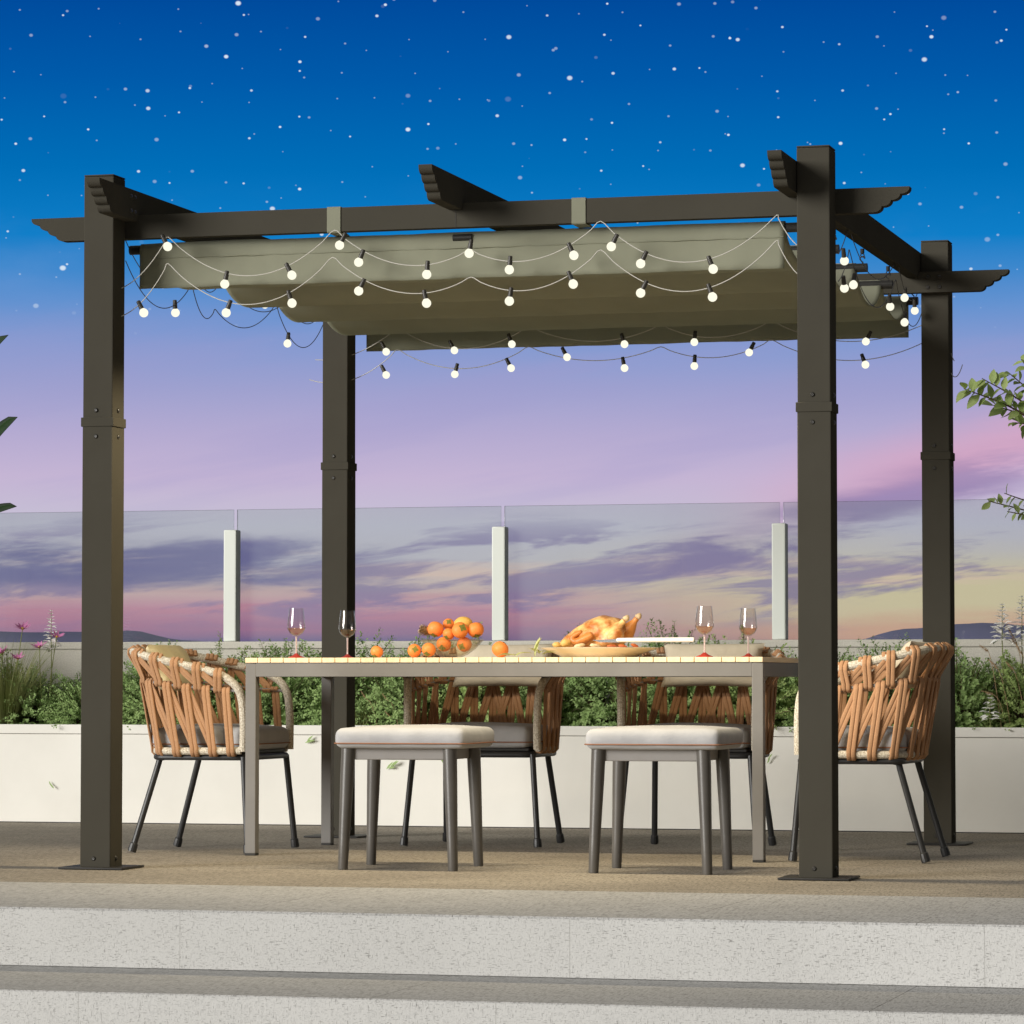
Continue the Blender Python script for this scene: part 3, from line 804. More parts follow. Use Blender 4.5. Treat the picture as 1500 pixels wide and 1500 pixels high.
def pillow(name, wd, ht, th, mtx, m, label, seed=0):
    mb = MB(); n = 20; rowsA = []; rowsB = []
    for i in range(n+1):
        ra, rb = [], []
        for j in range(n+1):
            u, v = i/n*2-1, j/n*2-1
            k = (max(0, 1-u*u)*max(0, 1-v*v))**.42
            pin = 1-.07*(1-abs(u))*abs(v)**6 ; pin2 = 1-.10*(1-abs(v))*abs(u)**6
            x, z = u*wd/2*pin2, v*ht/2*pin
            wr = .004*noise.noise(Vector((x*16+seed, z*16, 0)))+.003*noise.noise(Vector((x*38, z*20, seed)))
            ra.append((x, -th/2*k+wr*k, z)); rb.append((x, th/2*k+wr*k, z))
        rowsA.append(ra); rowsB.append(rb)
    mb.quadgrid(rowsA); mb.quadgrid(rowsB)
    o = mb.build(name, m, None, 80); o.matrix_world = mtx; return tag(o, label, 'pillow', 'pillows propped in the rope armchairs')
def chairmtx(i, x, y, z, tilt, yaw=0, roll=0):
    c_ = CH[i]; return Matrix.Translation(c_.location) @ Matrix.Rotation(c_.rotation_euler.z, 4, 'Z') @ Matrix.Translation((x, y, z)) @ Euler((R(tilt), R(roll), R(yaw))).to_matrix().to_4x4()
pillow('pillow', .40, .185, .11, chairmtx(0, -.02, .165, .678, -22, 4), 'pillow_cream', 'creamy yellow pillow in the armchair at the left table end', 1)
pillow('pillow', .40, .18, .10, chairmtx(1, .02, .168, .685, -24, -5), 'pillow_beige', 'pale pillow in the armchair at the right table end', 2)
pillow('pillow', .40, .175, .10, chairmtx(2, .02, .165, .690, -16, 2), 'pillow_beige', 'beige pillow seen behind the glass bowl of persimmons', 3)
pillow('pillow', .40, .175, .10, chairmtx(3, .015, .165, .690, -16, -2), 'pillow_beige', 'beige pillow seen behind the two wine glasses on the right', 4)

# ================================================================== STOOLS
def make_stool():
    S = empty('stool')
    cu = cushion(MB(), .452, .41, .066, .405, .010, .024, .015, .0, 5).build('cushion', 'cushion_grey', S, 60)
    MB().tube(loop_rect(.460, .418, .028, .421, .015, 0), .0021, 6, closed=True).build('piping', 'piping_brown', cu)
    MB().box(-.165, .165, -.158, .158, .366, .4065, .004).build('apron', 'apron_metal', S)
    for sx in (-1, 1):
        for sy in (-1, 1):
            a, b = Vector((.175*sx, .155*sy, .406)), Vector((.190*sx, .168*sy, .0))
            l = MB().tube([a, a.lerp(b, .25), a.lerp(b, .75), a.lerp(b, .992), b], [.0238, .0226, .0182, .0165, .0155], 20).build('leg', 'stool_metal', S)
    return S
st = make_stool(); st.location = (1.046, .368, 0); st.rotation_euler = (0, 0, R(1.5)); tag(st, 'backless metal stool with a light cushion, left one before the table', 'stool', 'stools pulled up before the table')
s2 = copy_tree(st); s2.location = (1.905, .382, 0); s2.rotation_euler = (0, 0, R(.8)); tag(s2, 'backless metal stool with a light cushion, right one before the table', 'stool', 'stools pulled up before the table')

# ================================================================== ON THE TABLE
TZ = .7125
def wineglass(x, y, label, first=[None]):
    if first[0] is None:
        G = empty('wine_glass')
        MB().lathe([(0, .078), (.010, .080), (.024, .090), (.0325, .104), (.0335, .112), (.0305, .145), (.0265, .180), (.0255, .180), (.0295, .145), (.0323, .112), (.0313, .105), (.0232, .0915), (.0095, .0825), (0, .0812)], 28).build('bowl', 'clear_glass', G, 70)
        MB().lathe([(0, .079), (.0042, .077), (.0030, .065), (.0028, .03), (.0036, .0165), (0, .0165)], 14).build('stem', 'stem_glass', G, 70)
        MB().lathe([(0, .0175), (.0042, .0165), (.014, .0085), (.030, .0025), (.031, .0008), (0, .0004)], 28).build('foot', 'red_glass', G, 50)
        MB().lathe([(0, .0816), (.0092, .0829), (.0230, .0920), (.0309, .1052), (.0316, .1085), (0, .1085)], 28).build('wine', 'rose_wine', G, 50)
        first[0] = G; o = G
    else: o = copy_tree(first[0])
    o.location = (x, y, TZ); return tag(o, label, 'wine glass', 'wine glasses set on the table')
for px, Y, lab in ((434, 1.16, 'wine glass with rose wine and red foot at the far left of the table'), (509, 1.58, 'wine glass with red foot standing in front of the rear left post'),
                   (1032, 1.16, 'wine glass with pale wine just right of the carving knife handle'), (1096, 1.58, 'wine glass with pale wine nearest the right end of the table')):
    wineglass(aty(px, 930, Y).x, Y, lab)
# bowl of persimmons
BY = 1.45; bc = aty(662, 950, BY); bx = bc.x
bo = MB().lathe([(0, .003), (.035, .003), (.060, .014), (.088, .034), (.112, .060), (.119, .064), (.121, .068), (.117, .069), (.110, .064), (.086, .040), (.058, .020), (.034, .009), (0, .008)], 40, sy=.85).build('fruit_bowl', 'amber_glass', None, 60, off=None)
bo.location = (bx, BY, TZ); tag(bo, 'wide clear glass bowl piled with persimmons', 'bowl')
def persimmon(loc, r, rot, label, group='persimmons in and around the glass bowl', first=[None]):
    if first[0] is None:
        P = empty('persimmon')
        b = MB(); b.lathe([(0, .80), (.22, .79), (.45, .76), (.72, .62), (.92, .34), (1.0, 0), (.95, -.36), (.76, -.66), (.45, -.83), (.18, -.88), (0, -.88)], 24); b.build('fruit', 'persimmon', P, 80)
        m = MB()
        for k in range(4):
            a = k*math.pi/2; dv = Vector((math.cos(a), math.sin(a), .12)); m.leaf(Vector((0, 0, .81)), dv, Vector((0, 0, 1)), .55, .46, .1, .2, 4)
        m.tube([(0, 0, .78), (0, 0, .98)], .07, 8); cq = m.build('calyx', 'calyx', P, 60)
        first[0] = P; o = P
    else: o = copy_tree(first[0])
    r *= 1.07; o.location = loc; o.scale = (r, r, r); o.rotation_euler = rot
    return tag(o, label, 'persimmon', group)
pz = TZ
for px, py, Y, r, rot, lab in (
    (552, 955, 1.28, .022, (2.6, .3, 0), 'small persimmon lying alone just right of the left wine glasses'),
    (607, 953, 1.30, .0235, (1.35, .2, .4), 'persimmon on the table showing its leafy calyx, left of the bowl'),
    (628, 952, 1.29, .0245, (2.4, .2, 0), 'plain persimmon on the table touching the front left of the bowl'),
    (733, 951, 1.30, .029, (-.6, .5, 0), 'persimmon on the table between the bowl and the corn husks'),
    (638, 922, 1.43, .029, (2.7, .2, 0), 'large persimmon on top of the bowl, beside the pine cone'),
    (657, 914, 1.47, .020, (1.0, .6, 0), 'small persimmon at the back of the bowl, left of the yellow squash'),
    (674, 923, 1.41, .0285, (1.15, .5, .5), 'persimmon on top of the bowl showing its green calyx, in the middle'),
    (697, 923, 1.44, .0285, (2.8, -.3, 0), 'persimmon on top of the bowl at its right side'),
    (657, 929, 1.42, .021, (2.4, .4, 0), 'persimmon tucked low between the two front fruits of the bowl'),
    (650, 944, 1.43, .026, (2.2, .1, 0), 'persimmon inside the bowl, seen through its glass on the left'),
    (680, 944, 1.45, .026, (2.0, .5, 0), 'persimmon inside the bowl, seen through its glass on the right')):
    q = aty(px, py, Y); 
    if q.z < TZ + .80*r: q.z = TZ + .86*r
    persimmon(q, r, rot, lab)
q = aty(677, 917, 1.475)
sq = MB(); sq.tube(catmull([(-.035, 0, .0), (-.02, 0, .012), (0, 0, .018), (.025, 0, .012), (.04, 0, -.006)], 5), [.006, .010, .014, .017, .019, .021, .022, .0235, .0245, .025, .0255, .026, .0262, .0265, .0262, .0255, .024, .021, .017, .011, .004], 16)
o = sq.build('squash', 'squash', None, 80); o.location = q; o.scale = (.8, .8, .8); tag(o, 'yellow crookneck squash at the top back of the glass bowl', 'squash')
q = aty(626, 925, 1.44)
pc = MB()
for k in range(90):
    u = k/90; th = k*2.39996; rr = .020*math.sin(min(1, .15+u*.95)*math.pi)**.7
    b0 = Vector((math.cos(th)*rr*.5, math.sin(th)*rr*.5, .028-u*.056)); dv = Vector((math.cos(th), math.sin(th), .35))
    pc.leaf(b0, dv, Vector((0, 0, 1)), rr*.75+.003, .011, .3, -.25, 3)
pc.ball((0, 0, 0), (.011, .011, .027), seg=10, rings=8)
o = pc.build('pine_cone', 'pinecone', None, 0); o.location = q; o.rotation_euler = (0, R(-70), R(20)); tag(o, 'open brown pine cone at the left rim of the fruit bowl', 'pine cone')
# corn husks
for k, (px, Y, rz, nl, lab) in enumerate(((786, 1.24, 0, 9, 'spread of pale green corn husks with upright tips on the table'), (752, 1.20, 2.6, 6, 'flat pale green husk leaves touching the right hand table persimmon'))):
    c0 = aty(px, 955, Y); m = MB(); rnd = random.Random(k)
    for i in range(nl):
        a = rz + rnd.uniform(-1.7, 1.7); lift = rnd.uniform(.05, .35) if (k or i > 2) else rnd.uniform(.9, 1.5)
        m.leaf(Vector((rnd.uniform(-.02, .02), rnd.uniform(-.02, .02), .004+.002*i)), Vector((math.cos(a)*math.cos(lift), .6*math.sin(a)*math.cos(lift), math.sin(lift))), Vector((0, 0, 1)), rnd.uniform(.055, .085), .016, .35, .25, 6)
    o = m.build('corn_husk', 'husk', None, 60, clean=False); o.location = (c0.x, c0.y, TZ); tag(o, lab, 'corn husk', 'corn husks on the table')
# platter with the roast
PY = 1.45; pc_ = aty(878, 955, PY); pxc = pc_.x
pl = MB().lathe([(0, .004), (.11, .004), (.125, .0), (.135, .001), (.150, .010), (.19, .026), (.214, .034), (.217, .0365), (.213, .038), (.188, .031), (.148, .016), (.125, .011), (0, .010)], 48, sy=.72).build('platter', 'porcelain', None, 60)
pl.location = (pxc, PY, TZ); tag(pl, 'large oval cream platter under the roast bird', 'platter')
def rp(px, py, Y=PY): return aty(px, py, Y) - Vector((pxc, PY, TZ))
RB = empty('roast_turkey', (pxc, PY, TZ+.012)); tag(RB, 'golden roast turkey with raised drumsticks on the cream platter', 'roast turkey')
off = Vector((0, 0, .012))
m = MB()
ry_ = lambda deg: Matrix.Rotation(R(deg), 3, 'Y')
m.ball(rp(868, 930)-off, (.105, .082, .052), ry_(-18).to_4x4(), 28, 18, .12, 3)
m.ball(rp(884, 922)-off, (.085, .075, .050), ry_(-5).to_4x4(), 28, 18, .1, 4)
m.ball(rp(842, 938)-off, (.062, .064, .032), ry_(-25).to_4x4(), 24, 16, .1, 9)
m.ball(rp(893, 935, 1.40)-off, (.060, .035, .036), ry_(-25).to_4x4(), 24, 16, .1, 5)
m.ball(rp(903, 933, 1.51)-off, (.060, .035, .038), ry_(-35).to_4x4(), 24, 16, .1, 6)
bd = m.build('body', 'roast', RB, 180)
rm = bd.modifiers.new('fuse', 'REMESH'); rm.mode = 'VOXEL'; rm.voxel_size = .0042; rm.use_smooth_shade = True
sm_ = bd.modifiers.new('soften', 'SMOOTH'); sm_.iterations = 8; sm_.factor = .6
for (A, B, Y, mm) in (((888, 936), (917, 906), 1.40, 'roast'), ((912, 934), (935, 903), 1.50, 'roast_dark')):
    a = rp(*A, Y)-off; b = rp(*B, Y)-off
    pts = [a.lerp(b, u) for u in (0, .15, .35, .55, .75, .9)]
    dk = MB().tube(catmull(pts, 4), [.026+.006*math.sin(3.1*min(1, k/9)) if k < 10 else max(.0105, .030-.0023*(k-8)) for k in range(21)], 16).build('drumstick', mm, RB, 80)
    e_ = MB(); e_.ball(b, (.0125, .0105, .0105), None, 14, 10, .3, 2); e_.ball(b+Vector((.004, .004, .006)), .007, None, 12, 8, .2, 4); e_.build('knuckle', 'bone', dk, 80)
wing = MB(); wing.tube(catmull([rp(868, 930, 1.375)-off, rp(856, 936, 1.37)-off, rp(843, 940, 1.37)-off, rp(838, 934, 1.37)-off, rp(852, 925, 1.372)-off], 4), [.013, .0145, .0155, .016, .0155, .015, .0145, .014, .0135, .013, .012, .011, .0105, .010, .009, .008, .006], 12).build('wing', 'roast_dark', RB, 80)
hb = MB(); rnd = random.Random(3)
for k in range(26):
    q = rp(rnd.uniform(838, 900), 915, 1.45) - off; x = q.x; u = (x-(rp(868, 0)).x)/.11
    q.z = .118 - .045*u*u - (.028 if u < -.3 else 0)*abs(u) ; 
    hb.dleaf(q+Vector((0, rnd.uniform(-.045, .02), 0)), Vector((rnd.uniform(-1, 1), rnd.uniform(-1, 1), .1)), Vector((0, 0, 1)), .006, .004)
hb.build('herb_flakes', 'herb', RB, 0, clean=False)
# trimmings round the bird
def onp(px, py, Y): q = aty(px, py, Y); return q
for nm, mm, px, py, Y, rad, rotd, lab in (
    ('roast_potato', 'potato', 829, 942, 1.36, (.021, .015, .0145), -12, 'oval roast potato at the left end of the platter'),
    ('roast_potato', 'potato', 816, 945, 1.40, (.017, .013, .011), 10, 'small roast potato at the very left rim of the platter'),
    ('bread_slice', 'bread', 849, 946, 1.335, (.021, .012, .0085), -14, 'pale bread slice leaning on the bird, left of another'),
    ('bread_slice', 'bread', 872, 946, 1.335, (.021, .012, .0080), 10, 'pale bread slice in the middle front of the platter'),
    ('carrot', 'carrot', 897, 947, 1.335, (.020, .009, .0075), 6, 'roast carrot on the platter just under the knife blade'),
    ('carrot', 'carrot', 912, 947, 1.35, (.018, .008, .0075), 14, 'roast carrot on the platter below the start of the knife handle'),
    ('carrot', 'carrot', 930, 946, 1.36, (.016, .0075, .0065), 22, 'roast carrot at the right end of the platter')):
    q = onp(px, py, Y); m = MB(); m.ball((0, 0, 0), rad, None, 16, 10, .25, px*.01)
    o = m.build(nm, mm, None, 80); o.location = q; o.rotation_euler = (0, R(rotd), R(px % 7*6)); tag(o, lab, nm.replace('_', ' '), 'roast trimmings on the platter' if nm != 'bread_slice' else 'bread slices on the platter')
# carving knife
KY = 1.30; a = aty(880, 938, KY); b = aty(903, 937.5, KY); c2 = aty(1015, 937, KY)
K = empty('carving_knife', (a.x, a.y, a.z)); tag(K, 'carving knife with a thick white handle laid across the platter rim', 'knife'); O = Vector(a)
MB().tube(catmull([b, b.lerp(c2, .08), b.lerp(c2, .5), b.lerp(c2, .97), c2], 4), [.0045, .0062, .007, .0074, .0076, .0078, .0080, .0082, .0084, .0085, .0086, .0086, .0086, .0086, .0085, .0076, .005], 14).build('handle', 'knife_handle', K, 60, off=O)
kb = MB(); 
kb.prism([(-.09, .000), (.012, .004), (.012, -.009), (-.06, -.008)], lambda q: (b.x+q[0], KY-.0012, b.z+q[1]), lambda q: (b.x+q[0], KY+.0012, b.z+q[1])); kb.build('blade', 'steel', K, 0, off=O)

# ================================================================== PLANTS
def bush_mesh(seed, rx, ry, rz, stems=230, lf=22, LL=.021):
    rnd = random.Random(seed); lv = MB(); tw = MB()
    for i in range(stems):
        th = rnd.uniform(0, 2*math.pi); ph = math.acos(rnd.uniform(-.05, 1)); dv = Vector((math.sin(ph)*math.cos(th), math.sin(ph)*math.sin(th), math.cos(ph)))
        q = 1 + .32*noise.noise(dv*2.6+Vector((seed*7.3, 0, 0))) + rnd.uniform(-.22, .07)
        if rnd.random() < .05: q *= 1.06
        tip = Vector((dv.x*rx*q, dv.y*ry*q, max(.01, dv.z*rz*q)))
        base = Vector((dv.x*rx*.15, dv.y*ry*.15, 0)); ctrl = Vector((tip.x*.55, tip.y*.55, tip.z*.7+.03))
        def pt(u): return base*(1-u)**2 + ctrl*2*u*(1-u) + tip*u*u
        if i % 3 == 0: tw.tube([pt(.1), pt(.4), pt(.7), pt(.97)], [.0028, .0022, .0016, .0009], 4)
        for k in range(lf):
            u = .42 + .58*(k+rnd.random())/lf; p_ = pt(u); tg = (pt(min(1, u+.04))-pt(u-.04)).normalized()
            sd_ = Vector((rnd.gauss(0, 1), rnd.gauss(0, 1), rnd.gauss(0, 1)+.3)); sd_ = (sd_ - tg*sd_.dot(tg)).normalized()
            dd = (tg*.55 + sd_).normalized(); L = LL*rnd.uniform(.7, 1.25)*(1.12-.45*u)
            lv.dleaf(p_ + sd_*.003, dd, (tg + Vector((0, 0, .4)) + sd_*.2), L, L*.6)
    return lv, tw
variants = []
rndb = random.Random(11)
layout = [-1.9 + .305*k for k in range(-4, 21)]
for vi in range(4):
    lv, tw = bush_mesh(20+vi, .33, .29, (.385, .365, .395, .375)[vi], 430, 38, .0195)
    sh = empty('shrub'); f_ = lv.build('foliage', 'leaf_bush' if vi != 3 else 'leaf_olive', sh, 0, clean=False); tw.build('stems', 'twig', sh, 60, clean=False); variants.append(sh)
used = [False]*4
vis_names = ['at the left edge, behind the grass tuft and pink flowers', 'mostly hidden by the front left post', 'behind the backrest of the left end armchair', 'behind the front arm of the left end armchair, below a railing post',
             'left of the rear left post, below the first wine glass', 'just right of the rear left post, below the second wine glass', 'behind the left arm of the left rear armchair', 'behind the woven back of the left rear armchair',
             'in the gap between the two rear armchairs', 'behind the left arm of the right rear armchair', 'behind the woven back of the right rear armchair', 'behind the front right table leg', 'mostly hidden by the front right post',
             'behind the right end armchair', 'just right of the rear right post', 'at the right edge, among white flower spikes and tan plumes']
vis_i = 0
for i, x in enumerate(layout):
    vi = i % 4 if i != 0 else 0
    if not used[vi]: o = variants[vi]; used[vi] = True
    else: o = copy_tree(variants[vi])
    o.location = (x, 3.96+rndb.uniform(-.03, .04), .415); o.rotation_euler = (0, 0, rndb.uniform(0, 6.28)); k = rndb.uniform(.90, 1.16)
    if abs(x+1.78) < .25: k *= .72
    o.scale = (k*rndb.uniform(.95, 1.12), .98, k)
    if i < 4: lab = 'dense green shrub in the white planter beyond the left edge of the view'
    elif i > 19: lab = 'dense green shrub in the white planter beyond the right edge of the view'
    else: lab = 'small-leaved green shrub ' + vis_names[min(vis_i, len(vis_names)-1)]; vis_i += 1
    tag(o, lab, 'shrub', 'shrubs growing in the white planter')
# grass tufts
def grass(x, y, n, h, label, seed, spread=.12):
    rnd = random.Random(seed); m = MB()
    for k in range(n):
        a = rnd.uniform(0, 6.28); r0 = rnd.uniform(0, .05); b0 = Vector((r0*math.cos(a), r0*math.sin(a), 0)); out = rnd.uniform(.2, 1)*spread; hh = h*rnd.uniform(.55, 1.05)
        tip = b0 + Vector((math.cos(a)*out*1.6, math.sin(a)*out, hh)); ctrl = b0 + Vector((math.cos(a)*out*.35, math.sin(a)*out*.3, hh*.62))
        pr = None; w_ = rnd.uniform(.0016, .003); sd_ = Vector((-math.sin(a+.8), math.cos(a+.8), 0)); rows = []
        for i in range(6):
            u = i/5; p_ = b0*(1-u)**2+ctrl*2*u*(1-u)+tip*u*u; ww = w_*(1-u*.9); rows.append([p_-sd_*ww, p_+sd_*ww])
        m.quadgrid(rows)
    o = m.build('grass_tuft', 'grass_blade', None, 60, clean=False); o.location = (x, y, .412); return tag(o, label, 'grass', 'grass tufts in the planter')
grass(-1.93, 3.83, 330, .40, 'tall fine grass tuft below the pink flowers at left edge', 1, .17)
grass(-2.25, 3.85, 240, .42, 'tall fine grass tuft just outside the left edge of the view', 2, .17)
grass(-.30+.06, 3.80, 90, .20, 'short bright grass tuft behind the left front stool, in the planter', 4, .12)
grass(1.06, 3.80, 80, .17, 'short grass tuft in the planter between the two rear armchairs', 5, .12)
# pink flowers
def flower(px, py, Y, tilt, label, seed, s=1.0):
    rnd = random.Random(seed); hd = aty(px, py, Y); bs = Vector((hd.x+rnd.uniform(-.06, .02), Y+rnd.uniform(-.02, .04), .415))
    F = empty('pink_flower', bs); tag(F, label, 'flower', 'pink flowers in the planter'); O = Vector(bs)
    MB().tube(catmull([bs, bs.lerp(hd, .5)+Vector((-.01, 0, .02)), hd], 5), [.0030-.0001*k for k in range(11)], 6).build('stalk', 'grass_blade', F, off=O)
    m = MB(); ax = Vector((tilt, -.35, 1)).normalized(); e1 = ax.orthogonal().normalized(); e2 = ax.cross(e1)
    for k in range(11):
        a = k/11*6.283+rnd.uniform(-.15, .15); rad_ = e1*math.cos(a)+e2*math.sin(a)
        m.leaf(hd, (rad_ + ax*rnd.uniform(.25, .6)), ax, 1.5*.034*s*rnd.uniform(.85, 1.15), .015*s, .2, -.1, 4)
    m.build('petals', 'petal_pink', F, 60, clean=False, off=O)
    MB().ball(hd+ax*.004, (.0075*s, .0075*s, .0065*s), None, 10, 8, .3, seed).build('centre', 'flower_eye', F, off=O)
flower(33, 922, 3.86, .1, 'topmost bright pink flower at the left, above the grass', 1)
flower(58, 949, 3.84, -.2, 'pink flower against the stone coping, between grass and white spike', 2, .9)
flower(83, 934, 3.88, .3, 'rightmost pink flower on a tall stalk by the front left post', 3, .85)
flower(26, 966, 3.80, .1, 'lowest pink flower, nodding over the left grass tuft', 4, .85)
flower(4, 957, 3.83, -.3, 'pink flower cut by the left edge of the view', 5, .85)
# white flower spikes
def spike(px, py0, py1, Y, label, seed, n=60, w_=.03):
    rnd = random.Random(seed); tip = aty(px, py0, Y); bot = aty(px, py1, Y); bs = Vector((bot.x+.01, Y, .415))
    F = empty('white_flower_spike', bs); tag(F, label, 'flower', 'white flower spikes in the planter'); O = Vector(bs)
    MB().tube([bs, bot, tip], [.0028, .0022, .001], 6).build('stalk', 'grass_blade', F, off=O)
    m = MB()
    for k in range(n):
        u = (k+.5)/n; wv = w_*(1.05-u*.8)
        for z_ in range(5):
            a = k*1.9 + z_*1.2566 + rnd.gauss(0, .2); rad_ = Vector((math.cos(a), math.sin(a), 0))
            p_ = bot.lerp(tip, u) + rad_*wv*.25
            m.leaf(p_, rad_ + Vector((0, 0, rnd.gauss(.15+.7*u, .3))), Vector((0, -.3, 1)), wv*rnd.uniform(.75, 1.2), wv*.55, .25, .35, 4)
    m.build('petals', 'petal_white', F, 60, clean=False, off=O)
spike(75, 893, 952, 3.9, 'slender white flower spike at left, left of the front post', 1, 13, .040)
spike(1468, 884, 940, 3.84, 'upright white flower spike above the shrubs near the right edge', 2, 12, .050)
spike(1497, 872, 948, 3.88, 'white flower spike cut by the right edge of the view', 3, 14, .050)
spike(1450, 1016, 1056, 3.70, 'low white flower spike just above the planter rim at right', 4, 8, .042)
# tan plumes
def plume(px0, py0, px1, py1, Y, label, seed, wd=.010):
    rnd = random.Random(seed); a_ = aty(px0, py0, Y); b_ = aty(px1, py1, Y); bs = Vector((a_.x+.05, Y+.03, .415))
    F = empty('grass_plume', bs); tag(F, label, 'ornamental grass', 'tan grass plumes in the planter'); O = Vector(bs)
    MB().tube(catmull([bs, (bs+a_)*.5+Vector((0, 0, .04)), a_, b_], 4), .0012, 5).build('stalk', 'plume_tan', F, off=O)
    m = MB(); L = (b_-a_).length; n = int(60+L*500)
    for k in range(n):
        u = rnd.random(); p_ = a_.lerp(b_, u); tg = (b_-a_).normalized(); sd_ = Vector((rnd.gauss(0, 1), rnd.gauss(0, 1), rnd.gauss(0, 1))).normalized()
        m.dleaf(p_, tg + sd_*.8, sd_, wd*rnd.uniform(.8, 1.7)*(1.2-.7*u), .0022)
    m.build('plume', 'plume_tan', F, 0, clean=False, off=O)
for k, (a0, a1, a2, a3, lab) in enumerate(((1490, 945, 1474, 915, 'feathery tan plume leaning left behind the white spike at right'), (1498, 960, 1482, 935, 'broad tan plume at the right edge below the white spikes'),
        (1462, 980, 1448, 966, 'small tan seed head at the left of the right hand pair of plumes'), (1485, 982, 1474, 970, 'small tan seed head at right above the shrub middle'), (1456, 1018, 1438, 1012, 'small tan seed head above the low white spike'),
        (1448, 955, 1436, 946, 'small tan seed head just right of the rear right post'))):
    plume(a0, a1, a2, a3, 3.70 if k > 1 else 3.86, lab, k)
for k, (a0, a1, a2, a3, lab) in enumerate(((535, 1022, 529, 1012, 'tiny tan seed head right of the rear left post, upper left one'), (566, 1024, 560, 1016, 'tiny tan seed head beside the left rear armchair arm'), (572, 1050, 564, 1042, 'tiny tan seed head low over the planter rim'))):
    plume(a0, a1, a2, a3, 3.70, lab, 20+k, .006)
# large-leaved plant at the left edge
BL = empty('banana_plant', (-2.42, 3.85, .41)); tag(BL, 'large dark glossy banana-like plant whose leaf tips enter at the left edge', 'plant'); O = Vector(BL.location)
def bigleaf(stem_top, tip, width, drop, up=Vector((0, -.5, 1))):
    a_ = Vector(stem_top); b_ = Vector(tip); m = MB(); n = 14; rows = []
    dv = (b_-a_); sd_ = dv.cross(up).normalized(); upv = sd_.cross(dv).normalized()
    for i in range(n+1):
        u = i/n; c_ = a_ + dv*u + upv*(drop*4*u*(1-u)); ww = width*.5*(math.sin(math.pi*min(1, u*.90+.07))**.5)*(1 if u < 1 else 0) * (1-.25*u)
        if u > .97: ww = .001
        rows.append([c_+sd_*ww*1.0+upv*ww*.28, c_+sd_*ww*.5+upv*ww*.18, c_, c_-sd_*ww*.5+upv*ww*.18, c_-sd_*ww+upv*ww*.28])
    m.quadgrid(rows); l = m.build('leaf', 'big_leaf', BL, 80, off=O)
    sd2 = l.modifiers.new('thickness', 'SOLIDIFY'); sd2.thickness = .002
    MB().tube(catmull([O, O.lerp(a_, .5)+Vector((.0, 0, .06)), a_, a_+dv*.5+upv*drop], 4), [.014-.0008*k for k in range(13)], 8).build('stalk', 'big_leaf', BL, off=O)
bigleaf((-2.20, 3.86, 1.46), (-1.90, 3.84, 1.83), .26, .02)
bigleaf((-2.28, 3.80, 1.22), (-1.875, 3.78, 1.42), .19, .03)
bigleaf((-2.32, 3.9, 1.75), (-1.965, 3.88, 2.21), .24, .03)
bigleaf((-2.5, 3.8, 1.1), (-2.85, 3.6, 1.7), .24, .06)
bigleaf((-2.45, 3.95, 1.5), (-2.6, 4.05, 2.3), .24, .04)
bigleaf((-2.5, 3.85, 1.3), (-3.0, 3.9, 1.95), .22, .05)
bigleaf((-2.36, 3.78, .95), (-2.03, 3.62, .93), .15, .06)
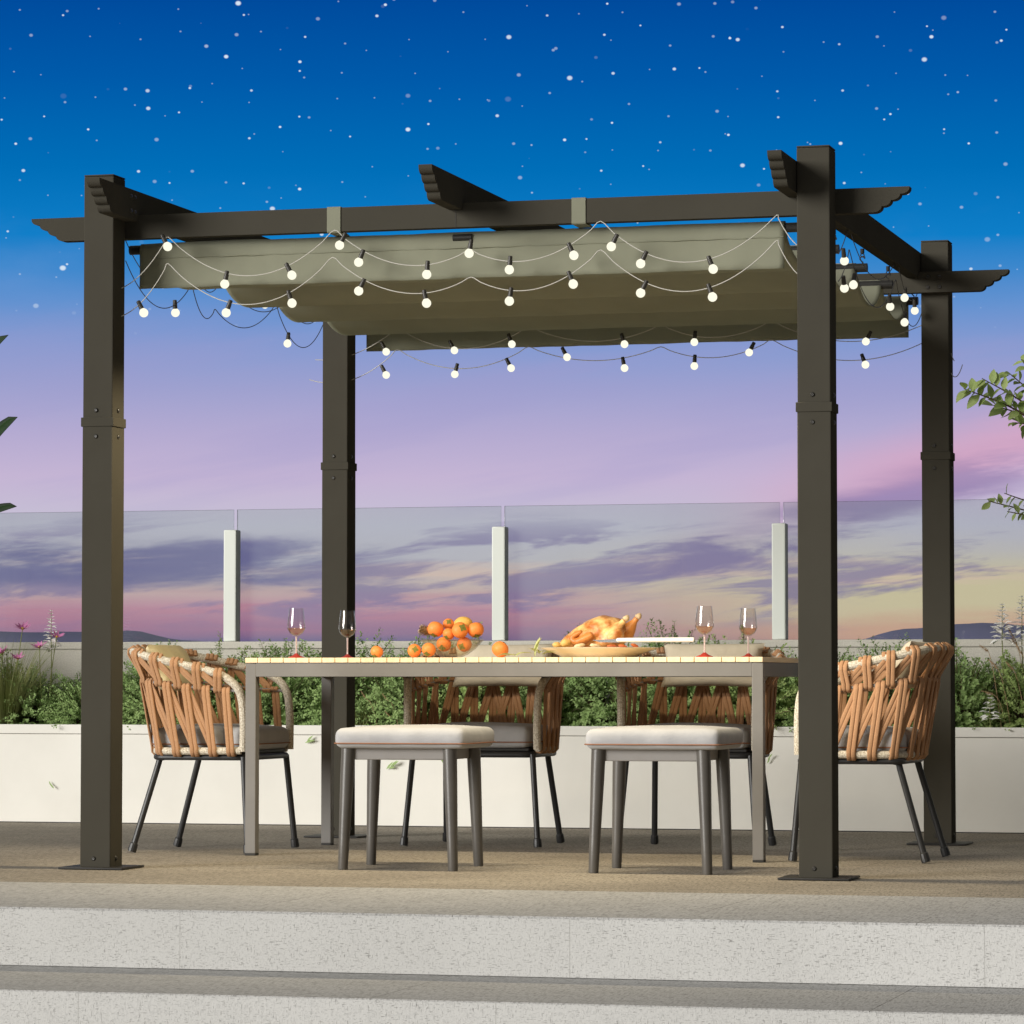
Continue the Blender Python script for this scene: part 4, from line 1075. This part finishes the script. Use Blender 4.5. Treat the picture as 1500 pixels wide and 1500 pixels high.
# small tree at the right edge
TR = empty('young_tree', (3.06, 3.92, .41)); tag(TR, 'young tree with bright green leaves reaching in from the right edge', 'tree'); O = Vector(TR.location)
trk = MB(); trk.tube(catmull([O, O+Vector((.02, 0, .5)), O+Vector((-.02, .02, 1.0)), O+Vector((.03, 0, 1.7)), O+Vector((0, 0, 2.1))], 5), [.022-.0009*k for k in range(21)], 10)
crown = MB(); rnd = random.Random(5)
def twig(a_, b_, nl, LL=.078):
    a_, b_ = Vector(a_), Vector(b_); mid = a_.lerp(b_, .5)+Vector((0, 0, .04))
    P = catmull([a_, mid, b_], 6); trk.tube(P, [.006-.00035*k for k in range(len(P))], 6)
    nl = int(nl*1.35)
    for k in range(nl):
        u = .30+.70*(k+rnd.random()*.6)/nl; i = min(len(P)-2, int(u*(len(P)-1))); p_ = P[i].lerp(P[i+1], u*(len(P)-1)-i); tg = (P[i+1]-P[i]).normalized()
        sd_ = Vector((rnd.gauss(0, 1), rnd.gauss(0, 1), rnd.gauss(.1, .9))); sd_ = (sd_-tg*sd_.dot(tg)).normalized()
        L = LL*rnd.uniform(.6, 1.1)
        crown.leaf(p_, tg*.5+sd_, Vector((rnd.gauss(0, .5), -.6, 1)), L, L*.52, .25, .25, 6)
T0 = O
for b_, nl in (((2.42, 3.80, 1.86), 20), ((2.52, 3.95, 1.80), 18), ((2.60, 3.86, 1.93), 16), ((2.50, 3.78, 1.90), 14), ((2.62, 3.9, 1.72), 14), ((2.66, 3.82, 1.98), 14)):
    twig((2.88, 3.9, 1.58), b_, nl)
trk.tube([(3.05, 3.92, 1.3), (2.88, 3.9, 1.58)], [.009, .006], 8)
for b_, nl in (((2.52, 3.80, 1.385), 13), ((2.58, 3.86, 1.42), 10), ((2.60, 3.8, 1.34), 9)): twig((3.03, 3.92, 1.15), b_, nl, .06)
for k in range(26):
    a = rnd.uniform(-1.5, 1.6); z = rnd.uniform(1.5, 2.6); twig((3.06, 3.92, z-.25), (3.06+rnd.uniform(.05, .6), 3.92+math.sin(a)*.4, z), 16)
trk.build('trunk', 'twig', TR, 60, off=O); crown.build('crown', 'tree_leaf', TR, 60, clean=False, off=O)
# stray leaves caught against the planter face
def sprig(px, py, n, ang, L, label, seed):
    rnd = random.Random(seed); c0 = aty(px, py, 3.645); m = MB()
    for k in range(n):
        a = ang+rnd.uniform(-.35, .35); m.leaf(Vector((.012*k*math.cos(ang), -.003*k-.001, .012*k*math.sin(ang))), Vector((math.cos(a), -.25, math.sin(a))), Vector((0, -1, .3)), L*rnd.uniform(.7, 1.1), L*.2, .2, .1, 4)
    o = m.build('leaf_sprig', 'leaf_bush', None, 60, clean=False); o.location = c0; tag(o, label, 'sprig', 'stray sprigs on the planter face')
sprig(447, 1088, 2, .55, .05, 'green leaf sprig on white planter left of the rear left post', 1)
sprig(566, 1127, 4, .5, .045, 'green leaf sprig on white planter behind the left stool legs', 2)
sprig(72, 1144, 3, -.9, .028, 'small dark sprig on white planter left of the front left post', 3)
sprig(1124, 1118, 3, 1.2, .03, 'pale green sprig on white planter near the right table leg', 4)
sprig(652, 1122, 2, 1.9, .03, 'green leaf tip on white planter beside the left stool right leg', 5)
